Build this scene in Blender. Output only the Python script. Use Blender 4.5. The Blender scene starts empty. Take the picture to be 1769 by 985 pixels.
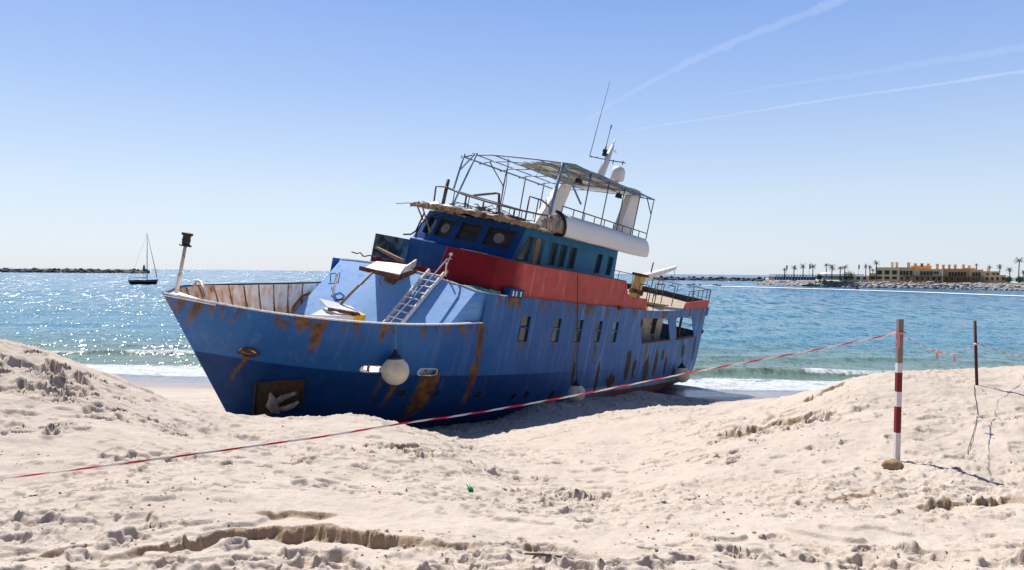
import bpy, bmesh, math, random
import numpy as np
from mathutils import Matrix, Vector

# ------------------------------------------------------------------ camera, sky, sun, exposure
scene = bpy.context.scene
FPX, PW, PH, EYE = 1240.0, 1769.0, 985.0, 5.7
ROLL, PITCH = math.atan(11.0/1150.0), math.atan((492.5-470.3)/FPX)
cam_d = bpy.data.cameras.new('camera'); cam = bpy.data.objects.new('camera', cam_d)
scene.collection.objects.link(cam); scene.camera = cam
_f = np.array([0, math.cos(PITCH), -math.sin(PITCH)]); _r0 = np.array([1., 0, 0]); _u0 = np.cross(_r0, _f)
CR = _r0*math.cos(ROLL)+_u0*math.sin(ROLL); CU = -_r0*math.sin(ROLL)+_u0*math.cos(ROLL); CF = _f
CC = np.array([0, 0, EYE])
mw = Matrix.Identity(4)
for i in range(3):
    mw[i][0], mw[i][1], mw[i][2], mw[i][3] = CR[i], CU[i], -CF[i], CC[i]
cam.matrix_world = mw
cam_d.sensor_width = 36.0; cam_d.lens = FPX/PW*36.0
cam_d.clip_start = 0.1; cam_d.clip_end = 200000.0
scene.render.resolution_x, scene.render.resolution_y = 1024, 571

SUN_EL, SUN_AZ = math.radians(54), math.radians(-28)      # azimuth from +Y towards +X
world = bpy.data.worlds.new('World'); scene.world = world; world.use_nodes = True
wn, wl = world.node_tree.nodes, world.node_tree.links
bg = wn['Background']; sky = wn.new('ShaderNodeTexSky'); sky.sky_type = 'NISHITA'; sky.sun_disc = False
sky.sun_elevation = SUN_EL; sky.sun_rotation = SUN_AZ; sky.altitude = 0; sky.air_density = 1.0; sky.dust_density = 0.6; sky.ozone_density = 2.0
bg.inputs[1].default_value = 0.115
_tc = wn.new('ShaderNodeTexCoord'); _sx = wn.new('ShaderNodeSeparateXYZ'); wl.new(_tc.outputs['Generated'], _sx.inputs[0])
_cr = wn.new('ShaderNodeValToRGB'); wl.new(_sx.outputs[2], _cr.inputs[0])          # pale sea haze low down, blue above
for _k, (_p, _c) in enumerate(((0.0, (4.6, 5.2, 6.0)), (.10, (4.15, 4.9, 6.0)), (.24, (2.4, 3.5, 5.9)), (.40, (1.15, 2.2, 5.3)), (.75, (.65, 1.25, 3.3)))):
    _e = _cr.color_ramp.elements[_k] if _k < 2 else _cr.color_ramp.elements.new(_p)
    _e.position = _p; _e.color = (*_c, 1)
_mx = wn.new('ShaderNodeMix'); _mx.data_type = 'RGBA'; _mx.inputs[0].default_value = .8
wl.new(sky.outputs[0], _mx.inputs[6]); wl.new(_cr.outputs[0], _mx.inputs[7]); 
_az = wn.new('ShaderNodeMapRange'); _az.interpolation_type = 'SMOOTHSTEP'; wl.new(_sx.outputs[1], _az.inputs[0])     # the sky away from the sun is deeper
for _k, _v in ((1, -.35), (2, .55), (3, .46), (4, 1.0)): _az.inputs[_k].default_value = _v
_mm = wn.new('ShaderNodeMix'); _mm.data_type = 'RGBA'; _mm.blend_type = 'MULTIPLY'; _mm.inputs[0].default_value = 1.0
wl.new(_mx.outputs[2], _mm.inputs[6]); wl.new(_az.outputs[0], _mm.inputs[7]); wl.new(_mm.outputs[2], bg.inputs[0])
sun_d = bpy.data.lights.new('sun', 'SUN'); sun_d.energy = 4.8; sun_d.angle = math.radians(0.53); sun_d.color = (1.0, 0.955, 0.89)
sun = bpy.data.objects.new('sun', sun_d); scene.collection.objects.link(sun)
SDIR = Vector((math.sin(SUN_AZ)*math.cos(SUN_EL), math.cos(SUN_AZ)*math.cos(SUN_EL), math.sin(SUN_EL)))
sun.rotation_euler = SDIR.to_track_quat('Z', 'Y').to_euler()
scene.view_settings.view_transform = 'Standard'; scene.view_settings.look = 'None'
scene.view_settings.exposure = 0.40; scene.view_settings.gamma = 1.0; scene.view_settings.use_curve_mapping = False
scene.render.engine = 'CYCLES'
scene.cycles.max_bounces = 6; scene.cycles.diffuse_bounces = 3; scene.cycles.glossy_bounces = 3; scene.cycles.volume_bounces = 1
scene.cycles.sample_clamp_indirect = 6.0; scene.cycles.caustics_reflective = False; scene.cycles.caustics_refractive = False

rng = random.Random(7); nrng = np.random.default_rng(7)
COL = scene.collection

# ------------------------------------------------------------------ measuring helpers (pixel of the photo -> metres in the place)
def ray(px, py):
    return CF + CR*(px-PW/2)/FPX + CU*(PH/2-py)/FPX
def to_px(P):
    d = np.asarray(P, float)-CC; z = d @ CF; return np.array([PW/2+FPX*(d @ CR)/z, PH/2-FPX*(d @ CU)/z])
def at_Y(px, py, Y):
    d = ray(px, py); return CC + d*(Y/d[1])
def at_z(px, py, z=0.0):
    d = ray(px, py); return CC + d*((z-EYE)/d[2])

def pose(yaw, trim, heel):
    a = np.array([math.sin(yaw), math.cos(yaw), 0]); f = -a
    f = f*math.cos(trim)+np.array([0, 0, math.sin(trim)])
    p0 = np.cross([0, 0, 1], f); p0 /= np.linalg.norm(p0); u0 = np.cross(f, p0)
    p = p0*math.cos(heel)-u0*math.sin(heel); u = u0*math.cos(heel)+p0*math.sin(heel)
    return np.stack([f, p, u], 1)
SM = pose(math.radians(33.75), math.radians(4.55), math.radians(9.6))   # ship axes: forward, port, up
TIP = at_Y(281, 507, 15.7)                                              # bow tip = ship origin
BASE = np.array([-13.0, 0.0, -3.6])                                     # the ship's Empty stands here (keel)
def s2w(p): return TIP + SM @ np.asarray(p, float)
def w2s(p): return SM.T @ (np.asarray(p, float)-TIP)
def sp(px, py, axis, val):
    n = SM[:, axis]; d = ray(px, py); t = ((TIP+n*val-CC) @ n)/(d @ n)
    return w2s(CC+d*t)
SHIP_MW = Matrix.Identity(4)
_b = s2w(BASE)
for i in range(3):
    for j in range(3): SHIP_MW[i][j] = SM[i, j]
    SHIP_MW[i][3] = _b[i]

# ------------------------------------------------------------------ object helpers
def tag(o, label=None, cat=None, group=None, kind=None):
    if label: o['label'] = label
    if cat: o['category'] = cat
    if group: o['group'] = group
    if kind: o['kind'] = kind
    return o
def empty(name, label, cat, loc=(0, 0, 0), group=None):
    o = bpy.data.objects.new(name, None); COL.objects.link(o); o.location = loc; o.empty_display_size = .3
    return tag(o, label, cat, group)
def copy_tree(o, parent=None):
    c = o.copy(); COL.objects.link(c)
    if parent: c.parent = parent
    for ch in list(o.children): copy_tree(ch, c)
    return c

class MB:
    """collects shapes, builds them as one mesh object"""
    def __init__(s): s.v = []; s.f = []; s.uv = None
    def add(s, vs, fs):
        o = len(s.v); s.v += [tuple(float(c) for c in v) for v in vs]; s.f += [tuple(i+o for i in f) for f in fs]; return s
    def hexa(s, p):    # 8 corners: bottom 4, top 4
        return s.add(p, [(3, 2, 1, 0), (4, 5, 6, 7), (0, 1, 5, 4), (1, 2, 6, 5), (2, 3, 7, 6), (3, 0, 4, 7)])
    def box(s, c, d, rz=0, tilt=None):
        hx, hy, hz = d[0]/2, d[1]/2, d[2]/2
        R = Matrix.Rotation(rz, 3, 'Z')
        if tilt is not None: R = tilt
        P = [Vector(c)+R @ Vector(q) for q in ((-hx, -hy, -hz), (hx, -hy, -hz), (hx, hy, -hz), (-hx, hy, -hz), (-hx, -hy, hz), (hx, -hy, hz), (hx, hy, hz), (-hx, hy, hz))]
        return s.hexa(P)
    def prism(s, q, n):  # closed prism of polygon q extruded by vector n
        q = [np.asarray(a, float) for a in q]; n = np.asarray(n, float); k = len(q)
        return s.add(q+[a+n for a in q], [tuple(range(k))[::-1], tuple(range(k, 2*k))]+[(i, (i+1) % k, (i+1) % k+k, i+k) for i in range(k)])
    def tube(s, path, r, n=8, cap=True):
        P = [Vector([float(c) for c in p]) for p in path]; k = len(P); rs = r if hasattr(r, '__len__') else [r]*k
        vs = []; up = None
        for i in range(k):
            t = (P[min(i+1, k-1)]-P[max(i-1, 0)])
            if t.length < 1e-9: t = Vector((0, 0, 1))
            t.normalize()
            if up is None: up = Vector((0, 0, 1)) if abs(t.z) < .9 else Vector((1, 0, 0))
            a = t.cross(up)
            if a.length < 1e-4: a = t.orthogonal()
            a.normalize(); b = a.cross(t).normalized(); up = b
            for j in range(n):
                w = 2*math.pi*j/n; vs.append(P[i]+(a*math.cos(w)+b*math.sin(w))*rs[i])
        fs = [(i*n+j, i*n+(j+1) % n, (i+1)*n+(j+1) % n, (i+1)*n+j) for i in range(k-1) for j in range(n)]
        if cap: fs += [tuple(range(n))[::-1], tuple(range((k-1)*n, k*n))]
        return s.add(vs, fs)
    def lathe(s, prof, c=(0, 0, 0), n=16, M=None):  # prof [(r,z)]
        vs = []; k = len(prof)
        for r, z in prof:
            for j in range(n):
                w = 2*math.pi*j/n; p = Vector((r*math.cos(w), r*math.sin(w), z))
                if M is not None: p = M @ p
                vs.append(p+Vector(c))
        fs = [(i*n+j, i*n+(j+1) % n, (i+1)*n+(j+1) % n, (i+1)*n+j) for i in range(k-1) for j in range(n)]
        fs += [tuple(range(n))[::-1], tuple(range((k-1)*n, k*n))]
        return s.add(vs, fs)
    def grid(s, G, closed=False):  # G[i][j] points
        k, m = len(G), len(G[0])
        return s.add([p for row in G for p in row], [(i*m+j, i*m+j+1, (i+1)*m+j+1, (i+1)*m+j) for i in range(k-1) for j in range(m-1)])
    def slab(s, G, n):  # grid with thickness n (vector): closed
        k, m = len(G), len(G[0]); A = [np.asarray(p, float) for row in G for p in row]; n = np.asarray(n, float); B = [a+n for a in A]; o = k*m
        fs = []
        for i in range(k-1):
            for j in range(m-1):
                a, b, c, d = i*m+j, i*m+j+1, (i+1)*m+j+1, (i+1)*m+j
                fs += [(d, c, b, a), (a+o, b+o, c+o, d+o)]
        ring = [j for j in range(m)]+[i*m+m-1 for i in range(1, k)]+[(k-1)*m+j for j in range(m-2, -1, -1)]+[i*m for i in range(k-2, 0, -1)]
        for a, b in zip(ring, ring[1:]+ring[:1]): fs.append((a, b, b+o, a+o))
        return s.add(A+B, fs)
    def mesh(s, name):
        me = bpy.data.meshes.new(name); me.from_pydata(s.v, [], s.f); me.update(); return me
    def build(s, name, mat, parent=None, smooth=False, off=None, fix=True, bevel=0, sharp=None):
        if off is not None: s.v = [(a-off[0], b-off[1], c-off[2]) for a, b, c in s.v]
        me = s.mesh(name)
        if fix:
            bm = bmesh.new(); bm.from_mesh(me); bmesh.ops.recalc_face_normals(bm, faces=bm.faces); bm.to_mesh(me); bm.free()
        if smooth:
            me.polygons.foreach_set('use_smooth', [True]*len(me.polygons))
            if sharp: me.set_sharp_from_angle(angle=math.radians(sharp))
        if mat: me.materials.append(mat)
        o = bpy.data.objects.new(name, me); COL.objects.link(o)
        if parent: o.parent = parent
        if bevel:
            b = o.modifiers.new('bevel', 'BEVEL'); b.width = bevel; b.segments = 2; b.limit_method = 'ANGLE'; b.angle_limit = math.radians(40)
        return o

def bake(o):
    dg = bpy.context.evaluated_depsgraph_get(); me = bpy.data.meshes.new_from_object(o.evaluated_get(dg)); other = o.data
    o.modifiers.clear(); o.data = me; return o
def cut(o, cutter_mb):
    c = cutter_mb.build('cutter', None); 
    m = o.modifiers.new('cut', 'BOOLEAN'); m.operation = 'DIFFERENCE'; m.solver = 'EXACT'; m.object = c
    if o.parent: c.parent = o.parent
    bpy.context.view_layer.update(); bake(o); bpy.data.objects.remove(c)

# ------------------------------------------------------------------ material helpers
class NT:
    def __init__(s, name):
        s.m = bpy.data.materials.new(name); s.m.use_nodes = True; s.t = s.m.node_tree; s.n = s.t.nodes; s.l = s.t.links; s.p = s.n['Principled BSDF']
    def link(s, a, b):
        s.l.new(a, b); return s
    def setv(s, sock, v):
        if hasattr(v, 'is_linked'): s.l.new(v, sock)
        elif v is not None:
            if sock.type == 'RGBA' and len(v) == 3: v = (*v, 1)
            sock.default_value = v
    def math(s, op, a, b=None, c=None, clamp=False):
        q = s.n.new('ShaderNodeMath'); q.operation = op; q.use_clamp = clamp
        for i, v in enumerate((a, b, c)): s.setv(q.inputs[i], v)
        return q.outputs[0]
    def mix(s, f, a, b, mode='MIX'):
        q = s.n.new('ShaderNodeMix'); q.data_type = 'RGBA'; q.blend_type = mode; s.setv(q.inputs[0], f); s.setv(q.inputs[6], a); s.setv(q.inputs[7], b); return q.outputs[2]
    def ramp(s, f, stops, interp='LINEAR'):
        q = s.n.new('ShaderNodeValToRGB'); q.color_ramp.interpolation = interp; e = q.color_ramp.elements
        while len(e) < len(stops): e.new(.5)
        for k, (p, c) in zip(e, stops):
            k.position = p; k.color = (*c, 1) if hasattr(c, '__len__') else (c, c, c, 1)
        s.setv(q.inputs[0], f); return q.outputs[0]
    def smooth(s, v, lo, hi, a=0., b=1.):
        q = s.n.new('ShaderNodeMapRange'); q.interpolation_type = 'SMOOTHSTEP'
        for i, x in enumerate((v, lo, hi, a, b)): s.setv(q.inputs[i], x)
        return q.outputs[0]
    def coord(s, kind='Object'):
        return s.n.new('ShaderNodeTexCoord').outputs[kind]
    def pos(s): return s.n.new('ShaderNodeNewGeometry').outputs['Position']
    def mapping(s, v, scale=(1, 1, 1), loc=(0, 0, 0), rot=(0, 0, 0)):
        q = s.n.new('ShaderNodeMapping'); s.l.new(v, q.inputs[0]); q.inputs['Scale'].default_value = scale; q.inputs['Location'].default_value = loc; q.inputs['Rotation'].default_value = rot; return q.outputs[0]
    def noise(s, v, scale, detail=4, rough=.55, dist=0.):
        q = s.n.new('ShaderNodeTexNoise'); s.l.new(v, q.inputs['Vector']); q.inputs['Scale'].default_value = scale; q.inputs['Detail'].default_value = detail; q.inputs['Roughness'].default_value = rough; q.inputs['Distortion'].default_value = dist; return q.outputs[0]
    def vor(s, v, scale, feature='F1', out=0):
        q = s.n.new('ShaderNodeTexVoronoi'); q.feature = feature; s.l.new(v, q.inputs['Vector']); q.inputs['Scale'].default_value = scale; return q.outputs[out]
    def xyz(s, v):
        q = s.n.new('ShaderNodeSeparateXYZ'); s.l.new(v, q.inputs[0]); return q.outputs
    def bump(s, h, strength, dist=.01, normal=None):
        q = s.n.new('ShaderNodeBump'); s.setv(q.inputs['Height'], h); s.setv(q.inputs['Strength'], strength); q.inputs['Distance'].default_value = dist
        if normal is not None: s.l.new(normal, q.inputs['Normal'])
        return q.outputs[0]
    def out(s, base=None, rough=None, metal=None, normal=None, spec=None, alpha=None):
        for k, v in (('Base Color', base), ('Roughness', rough), ('Metallic', metal), ('Normal', normal), ('Specular IOR Level', spec), ('Alpha', alpha)):
            if v is not None: s.setv(s.p.inputs[k], v)
        return s.m

def worn(name, col, rust=.12, dirt=.25, rough=.55, rustcol=(.16, .055, .015), scale=1.0, bump=.15, vary=.18):
    """paint or plain material with grime and rust blotches, object space"""
    t = NT(name); c = t.coord()
    n1 = t.noise(c, 3.0*scale, 6, .6); n2 = t.noise(c, 11*scale, 5, .6); n3 = t.noise(t.mapping(c, (5, 5, .7), (3, 1, 2)), 2.2*scale, 5, .6)
    dark = tuple(x*(1-dirt*1.6) for x in col); light = tuple(min(1, x*(1+vary)) for x in col)
    base = t.mix(t.smooth(n3, .35, .7), light, dark)
    if rust > 0:
        k = t.math('ADD', t.math('MULTIPLY', n1, .65), t.math('MULTIPLY', n2, .35))
        base = t.mix(t.smooth(k, .62-rust*.55, .70-rust*.4), base, t.mix(n2, rustcol, tuple(x*.45 for x in rustcol)))
    return t.out(base, rough, normal=t.bump(n2, bump, .01))
def plain(name, col, rough=.6, vary=.2, scale=8., metal=0, bump=0.1):
    t = NT(name); n = t.noise(t.coord(), scale, 5, .6)
    return t.out(t.mix(n, tuple(x*(1-vary) for x in col), tuple(min(1, x*(1+vary)) for x in col)), rough, metal, t.bump(n, bump, .01))

M = {}
M['white'] = worn('white_paint', (.74, .73, .72), rust=.03, dirt=.12)
M['white_rust'] = worn('white_rusty_paint', (.72, .66, .60), rust=.20, dirt=.15, rustcol=(.24, .09, .03))
M['rust'] = worn('rusty_steel', (.13, .06, .03), rust=.25, dirt=.4, rough=.85)
M['dark_metal'] = worn('dark_metal', (.035, .035, .04), rust=.16, dirt=.3)
M['rail'] = worn('railing_metal', (.10, .09, .085), rust=.2, dirt=.3)
M['blue_tube'] = worn('blue_tube', (.14, .25, .42), rust=.08, dirt=.25)
M['black'] = plain('black_plastic', (.012, .012, .014), .5)
M['glass'] = NT('dark_glass').out((.03, .035, .04), .08)
M['wood'] = plain('weathered_wood', (.28, .2, .13), .8, .35)
M['crane_yellow'] = worn('yellow_paint', (.62, .42, .14), rust=.14, dirt=.15)
M['yellow'] = worn('yellow_box_paint', (.85, .45, .03), rust=.10, dirt=.1)
M['tarp'] = plain('tan_tarp', (.26, .215, .135), .9, .35, 2.2)
M['fair'] = plain('fairing_white', (.74, .74, .75), .5, .06, 1.5, bump=.05)
_t = NT('grey_stained_panel'); _n = _t.noise(_t.coord(), 1.6, 5, .65); _n2 = _t.noise(_t.coord(), 7, 5, .6)
M['grey_panel'] = _t.out(_t.mix(_t.smooth(_n, .4, .62), _t.mix(_n2, (.16, .19, .23), (.36, .39, .44)), (.03, .035, .045)), .8)
_t = NT('fender_rubber'); _n = _t.noise(_t.coord(), 2.2, 6, .65); _n2 = _t.noise(_t.coord(), 14, 4, .6)
_b = _t.mix(_t.smooth(_n, .4, .72), (.80, .73, .57), (.58, .49, .35)); _b = _t.mix(_t.smooth(_n2, .6, .75, 0, .5), _b, (.3, .25, .18))
M['fender'] = _t.out(_b, .5)
M['fender_neck'] = plain('fender_neck', (.01, .015, .04), .5)
M['rope_dark'] = plain('dark_rope', (.02, .02, .022), .9)
M['rope_green'] = plain('green_rope', (.06, .32, .25), .9)
M['deck'] = worn('deck_paint', (.50, .40, .29), rust=.13, dirt=.15, rustcol=(.30, .14, .06))
M['interior'] = plain('dark_interior', (.05, .05, .055), .9)
M['curtain'] = plain('grey_curtain', (.20, .18, .16), .8, .3, 6)
M['anchor'] = worn('anchor_steel', (.30, .27, .26), rust=.16, dirt=.25, rustcol=(.3, .13, .05))

# ------------------------------------------------------------------ numpy noise
_perm = nrng.permutation(512).astype(np.int64); _ga = nrng.uniform(0, 2*np.pi, 512)
def gn(x, y, seed=0):
    x = np.asarray(x, float)+seed*17.31; y = np.asarray(y, float)+seed*9.77
    xi = np.floor(x).astype(np.int64); yi = np.floor(y).astype(np.int64); fx = x-xi; fy = y-yi
    def g(i, j, dx, dy):
        a = _ga[_perm[(_perm[i & 511]+j) & 511]]; return np.cos(a)*dx+np.sin(a)*dy
    u = fx*fx*fx*(fx*(fx*6-15)+10); v = fy*fy*fy*(fy*(fy*6-15)+10)
    a = g(xi, yi, fx, fy); b = g(xi+1, yi, fx-1, fy); c = g(xi, yi+1, fx, fy-1); d = g(xi+1, yi+1, fx-1, fy-1)
    return ((a*(1-u)+b*u)*(1-v)+(c*(1-u)+d*u)*v)*1.5
def fbm(x, y, o=4, seed=0, gain=.5):
    s = 0; a = 1.
    for k in range(o): s = s+a*gn(x*2**k, y*2**k, seed+k); a *= gain
    return s
def sstep(x, a, b):
    t = np.clip((x-a)/(b-a), 0, 1); return t*t*(3-2*t)

# ------------------------------------------------------------------ sand
def build_sand():
    C = []   # control points X,Y,Z from photo pixel + distance
    def cp(px, py, Y): p = at_Y(px, py, Y); C.append(tuple(p))
    for col in ([-60, (985, 3.9), (900, 5), (825, 6.3), (750, 7.6), (680, 9), (578, 10.5)],
                [0, (985, 3.9), (900, 5), (825, 6.3), (750, 7.6), (680, 9), (591, 10.6)],
                [100, (940, 4.5), (840, 6.2), (740, 8), (617, 11)],
                [200, (985, 3.9), (900, 5), (800, 7.0), (730, 9), (656, 11.8)],
                [300, (900, 5.1), (800, 7.3), (745, 9.4), (702, 12.6)],
                [400, (985, 3.9), (880, 5.5), (800, 7.6), (760, 10), (722, 13.6)],
                [540, (985, 3.9), (870, 5.9), (800, 8.), (760, 10.3), (728, 13.6)],
                [640, (930, 4.8), (850, 6.6), (790, 8.8), (765, 10.3), (722, 13.6)],
                [735, (985, 3.9), (930, 4.8), (850, 6.9), (776, 9.6), (762, 11.0), (751, 12.6)],
                [800, (960, 4.3), (880, 6.2), (820, 8.2), (792, 10.0), (776, 11.8), (770, 13.2), (766, 16.6)],
                [870, (985, 3.9), (900, 5.9), (840, 8.2), (790, 11.5), (768, 14), (753, 17.2)],
                [1000, (940, 4.9), (850, 8.2), (800, 10.6), (760, 13.3), (728, 17.0)],
                [1150, (985, 3.9), (880, 6.5), (800, 10), (750, 13), (706, 18.5)],
                [1300, (930, 5.1), (870, 6.5), (790, 9), (735, 11.3), (697, 15.2)],
                [1400, (985, 3.9), (850, 7.), (780, 9), (735, 10.8), (684, 13.)],
                [1480, (900, 5.7), (800, 8.3), (720, 10.3), (652, 12.5)],
                [1548, (985, 3.9), (870, 6.4), (795, 8.2), (720, 10.2), (648, 12.5)],
                [1680, (930, 5.1), (830, 7.4), (740, 9.3), (680, 11), (641, 12.8)],
                [1769, (985, 3.9), (870, 6.4), (780, 8.3), (700, 10.2), (632, 13)],
                [1900, (870, 6.4), (780, 8.3), (700, 10.2), (622, 13)]):
        for py, Y in col[1:]: cp(col[0], py, Y)
    for X in (-45, -30, -20, -12, -6, 0, 6, 12, 20, 30, 45):
        for Y in (23, 28, 33, 38, 45, 60):
            sh = 35.2-.075*(X+16.6)           # shoreline distance
            z = (sh-Y)*.105 if Y < sh else (sh-Y)*.06
            C.append((X, Y, z))
        if abs(X) > 14 or X < -3 or X > 6: C.append((X, 18.0, 1.75+.25*(X > 9)))
        for Y in (0, -6, -15): C.append((X, Y, 4.1))
        if abs(X) >= 20: C.append((X, 8., 4.3))
    for X, Y, Z in ((-7, 17., 1.75), (-5.5, 18, 1.6), (-3.2, 17.2, 1.5), (-3.5, 18.8, 1.4), (-2., 20.5, 1.2), (-1, 18.5, 1.45), (.5, 23, 1.36), (2.4, 25.8, 1.15), (5.3, 30, .78), (3, 22, 1.4), (5, 24.5, 1.2), (-9, 18, 1.7)): C.append((X, Y, Z))
    C = np.array(C); P = C[:, :2]; n = len(P)
    def U(r2): return r2*np.log(np.maximum(r2, 1e-9))*.5
    D = ((P[:, None]-P[None])**2).sum(-1); A = np.zeros((n+3, n+3)); A[:n, :n] = U(D)+np.eye(n)*.02; A[:n, n] = 1; A[:n, n+1:] = P; A[n, :n] = 1; A[n+1:, :n] = P.T
    w = np.linalg.solve(A, np.concatenate([C[:, 2], np.zeros(3)]))
    def base(X, Y):
        X = np.clip(X, -42, 42); Y = np.clip(Y, -14, 58); s = w[n]+w[n+1]*X+w[n+2]*Y
        for k in range(n): s = s+w[k]*U((X-P[k, 0])**2+(Y-P[k, 1])**2)
        return s
    # coarse lattice then bilinear -> fast
    gx = np.linspace(-42, 42, 281); gy = np.concatenate([np.linspace(-14, 0, 8)[:-1], np.linspace(0, 60, 401)])
    GX, GY = np.meshgrid(gx, gy); GZ = base(GX, GY)
    def base_i(X, Y):
        X = np.clip(X, -41.9, 41.9); Y = np.clip(Y, -13.9, 59.9)
        i = np.clip(np.searchsorted(gx, X)-1, 0, len(gx)-2); j = np.clip(np.searchsorted(gy, Y)-1, 0, len(gy)-2)
        a = (X-gx[i])/(gx[i+1]-gx[i]); b = (Y-gy[j])/(gy[j+1]-gy[j])
        return (GZ[j, i]*(1-a)+GZ[j, i+1]*a)*(1-b)+(GZ[j+1, i]*(1-a)+GZ[j+1, i+1]*a)*b
    # view grid
    NR, NC = 1080, 980
    ys = np.concatenate([np.linspace(-30, 2.8, 40), 3.0*np.exp(np.linspace(0, math.log(60/3.0), NR))])
    us = np.concatenate([-.92-np.geomspace(.01, 12, 40)[::-1], np.linspace(-.92, .92, NC), .92+np.geomspace(.01, 12, 40)])
    Y, Uu = np.meshgrid(ys, us, indexing='ij'); X = Uu*np.maximum(Y+.9, 3.9)
    Z = base_i(X, Y)
    near = 1-sstep(Y, 22, 36)         # loose dug sand near, smooth beach far
    dry = sstep(Z, .45, 1.1)
    # rolling lumps and trampled relief
    Z = Z+dry*(.045*fbm(X*.55, Y*.55, 3, 3)+.030*fbm(X*1.5, Y*1.3, 3, 11)*(.35+.65*near)+.011*fbm(X*5, Y*4.4, 4, 23)*(.3+.7*near))
    Z = Z+.01*fbm(X*.6, Y*.25, 2, 5)*(1-dry)
    # wind ripples and trampled flat zones
    # steep little breaks (crusted, dug sand): thresholded noise, patchy
    for sc, amp, th, sd in ((1.1, .032, .24, 31), (2.3, .028, .27, 41), (4.8, .022, .25, 51), (9.5, .013, .26, 61)):
        nz = fbm(X*sc, Y*sc*1.15, 3, sd); patch = sstep(fbm(X*.42, Y*.42, 2, sd+7), -.02, .4)
        Z = Z+amp*sstep(nz, th, th+.10)*patch*near*dry
    # footprints: a steep far wall, a raised rim
    rg = np.random.default_rng(21)
    rows0 = 40
    def dent(cx, cy, L, Wd, ang, depth):
        j0 = np.searchsorted(ys, cy-1.6*L); j1 = np.searchsorted(ys, cy+1.6*L)
        if j1 <= j0+1: return
        row_u0 = (cx-1.8*L)/max(cy+.9, 3.9); row_u1 = (cx+1.8*L)/max(cy+.9, 3.9)
        i0 = np.searchsorted(us, row_u0); i1 = np.searchsorted(us, row_u1)
        if i1 <= i0+1: return
        x = X[j0:j1, i0:i1]-cx; y = Y[j0:j1, i0:i1]-cy
        a = x*math.cos(ang)+y*math.sin(ang); b = -x*math.sin(ang)+y*math.cos(ang)
        r = np.sqrt((a/L)**2+(b/Wd)**2)+.12*gn(x*9/L*.3+cx*7, y*9/L*.3+cy*7)
        Z[j0:j1, i0:i1] += -depth*(1-sstep(r, .72, 1.0))+depth*.40*np.exp(-((r-1.13)/.16)**2)
    for k in range(2400):
        cy = 3.6+13*rg.random()**1.3; cx = rg.uniform(-.85, .85)*(cy+.9)
        dense = gn(np.array([cx*.35]), np.array([cy*.35]), 77)[0]
        if dense < (-.12 if cx < .12*cy else .12): continue
        L = rg.uniform(.035, .16)*(1 if rg.random() < .8 else 1.4)
        dent(cx, cy, L, L*rg.uniform(.4, .75), rg.uniform(0, 3.14), rg.uniform(.012, .04))
    for k in range(700):
        cy = rg.uniform(16.5, 31); cx = (cy-16)*.50-3+rg.uniform(-4, 5); L = rg.uniform(.08, .2); dent(cx, cy, L, L*rg.uniform(.5, .8), rg.uniform(0, 3.14), rg.uniform(.02, .07))
    # trampled line tracks on the mound flank and clod scatter
    def cluster(px, py, Yc, rad, nn, dmin, dmax):
        p = at_Y(px, py, Yc)
        for k in range(nn):
            dent(p[0]+rg.normal()*rad, p[1]+rg.normal()*rad*.8, rg.uniform(.08, .2), rg.uniform(.05, .1), rg.uniform(0, 3.14), rg.uniform(dmin, dmax))
    for a in ((40, 640, 9.8, .55, 26, .04, .1), (120, 660, 10.2, .5, 24, .04, .09), (30, 740, 7.8, .4, 14, .04, .09), (150, 690, 9.6, .5, 18, .03, .08), (235, 735, 9.3, .4, 10, .03, .07), (300, 790, 7.6, .45, 12, .02, .06), (700, 785, 9.3, .3, 16, .04, .09), (880, 810, 8.8, .35, 16, .03, .07), (950, 850, 7.7, .3, 14, .03, .08), (1290, 755, 10.8, .35, 14, .04, .09), (1390, 740, 10.8, .25, 10, .05, .1), (1130, 790, 10.2, .5, 10, .02, .05), (1240, 790, 9.3, .4, 10, .02, .06), (1620, 850, 6.9, .4, 14, .02, .05)): cluster(*a)
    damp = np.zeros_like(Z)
    # small scarps: ground steps down on the camera's side of a ragged line
    def scarp(pts, drop, reach, rag=.03, wall=.022, wts=None):
        W = [at_Y(px, py, Yc)[:2] for px, py, Yc in pts]; W = np.array(W)
        dd = np.concatenate([[0], np.cumsum(np.hypot(*np.diff(W, axis=0).T))]); s = np.linspace(0, dd[-1], 240)
        lx = np.interp(s, dd, W[:, 0]); ly = np.interp(s, dd, W[:, 1])
        ly = np.convolve(np.pad(ly, 12, mode='edge'), np.ones(25)/25, 'valid')
        j0 = np.searchsorted(ys, ly.min()-1.8); j1 = np.searchsorted(ys, ly.max()+.6)
        x, y = X[j0:j1], Y[j0:j1]
        o = np.argsort(lx); lx2, ly2 = lx[o], ly[o]
        yl = np.interp(x, lx2, ly2)+rag*fbm(x*5.3, y*5.3+3, 5, 91, .6)
        env = sstep(x, lx2[0], lx2[0]+.25*(lx2[-1]-lx2[0]))*(1-sstep(x, lx2[-1]-.3*(lx2[-1]-lx2[0]), lx2[-1]))
        if wts is not None: env = np.interp(x, W[:, 0], wts, left=0, right=0)
        env = np.clip(env*(.78+.45*fbm(x*2.2, y*0+7, 3, 95)), 0, 1.3); env = np.maximum(env, .16*sstep(x, lx2[0], lx2[0]+.15)*(1-sstep(x, lx2[-1]-.15, lx2[-1])))
        d = y-yl            # >0 beyond the line
        low = 1-sstep(d, -wall*(1.5+gn(x*3, y*3, 99)), wall)
        damp[j0:j1] = np.maximum(damp[j0:j1], np.clip(env*2.2, 0, 1)*np.exp(-np.maximum(-d-wall, 0)/(.05+drop*.25))*(1-sstep(d, wall*.6, wall*1.6)))
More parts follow.
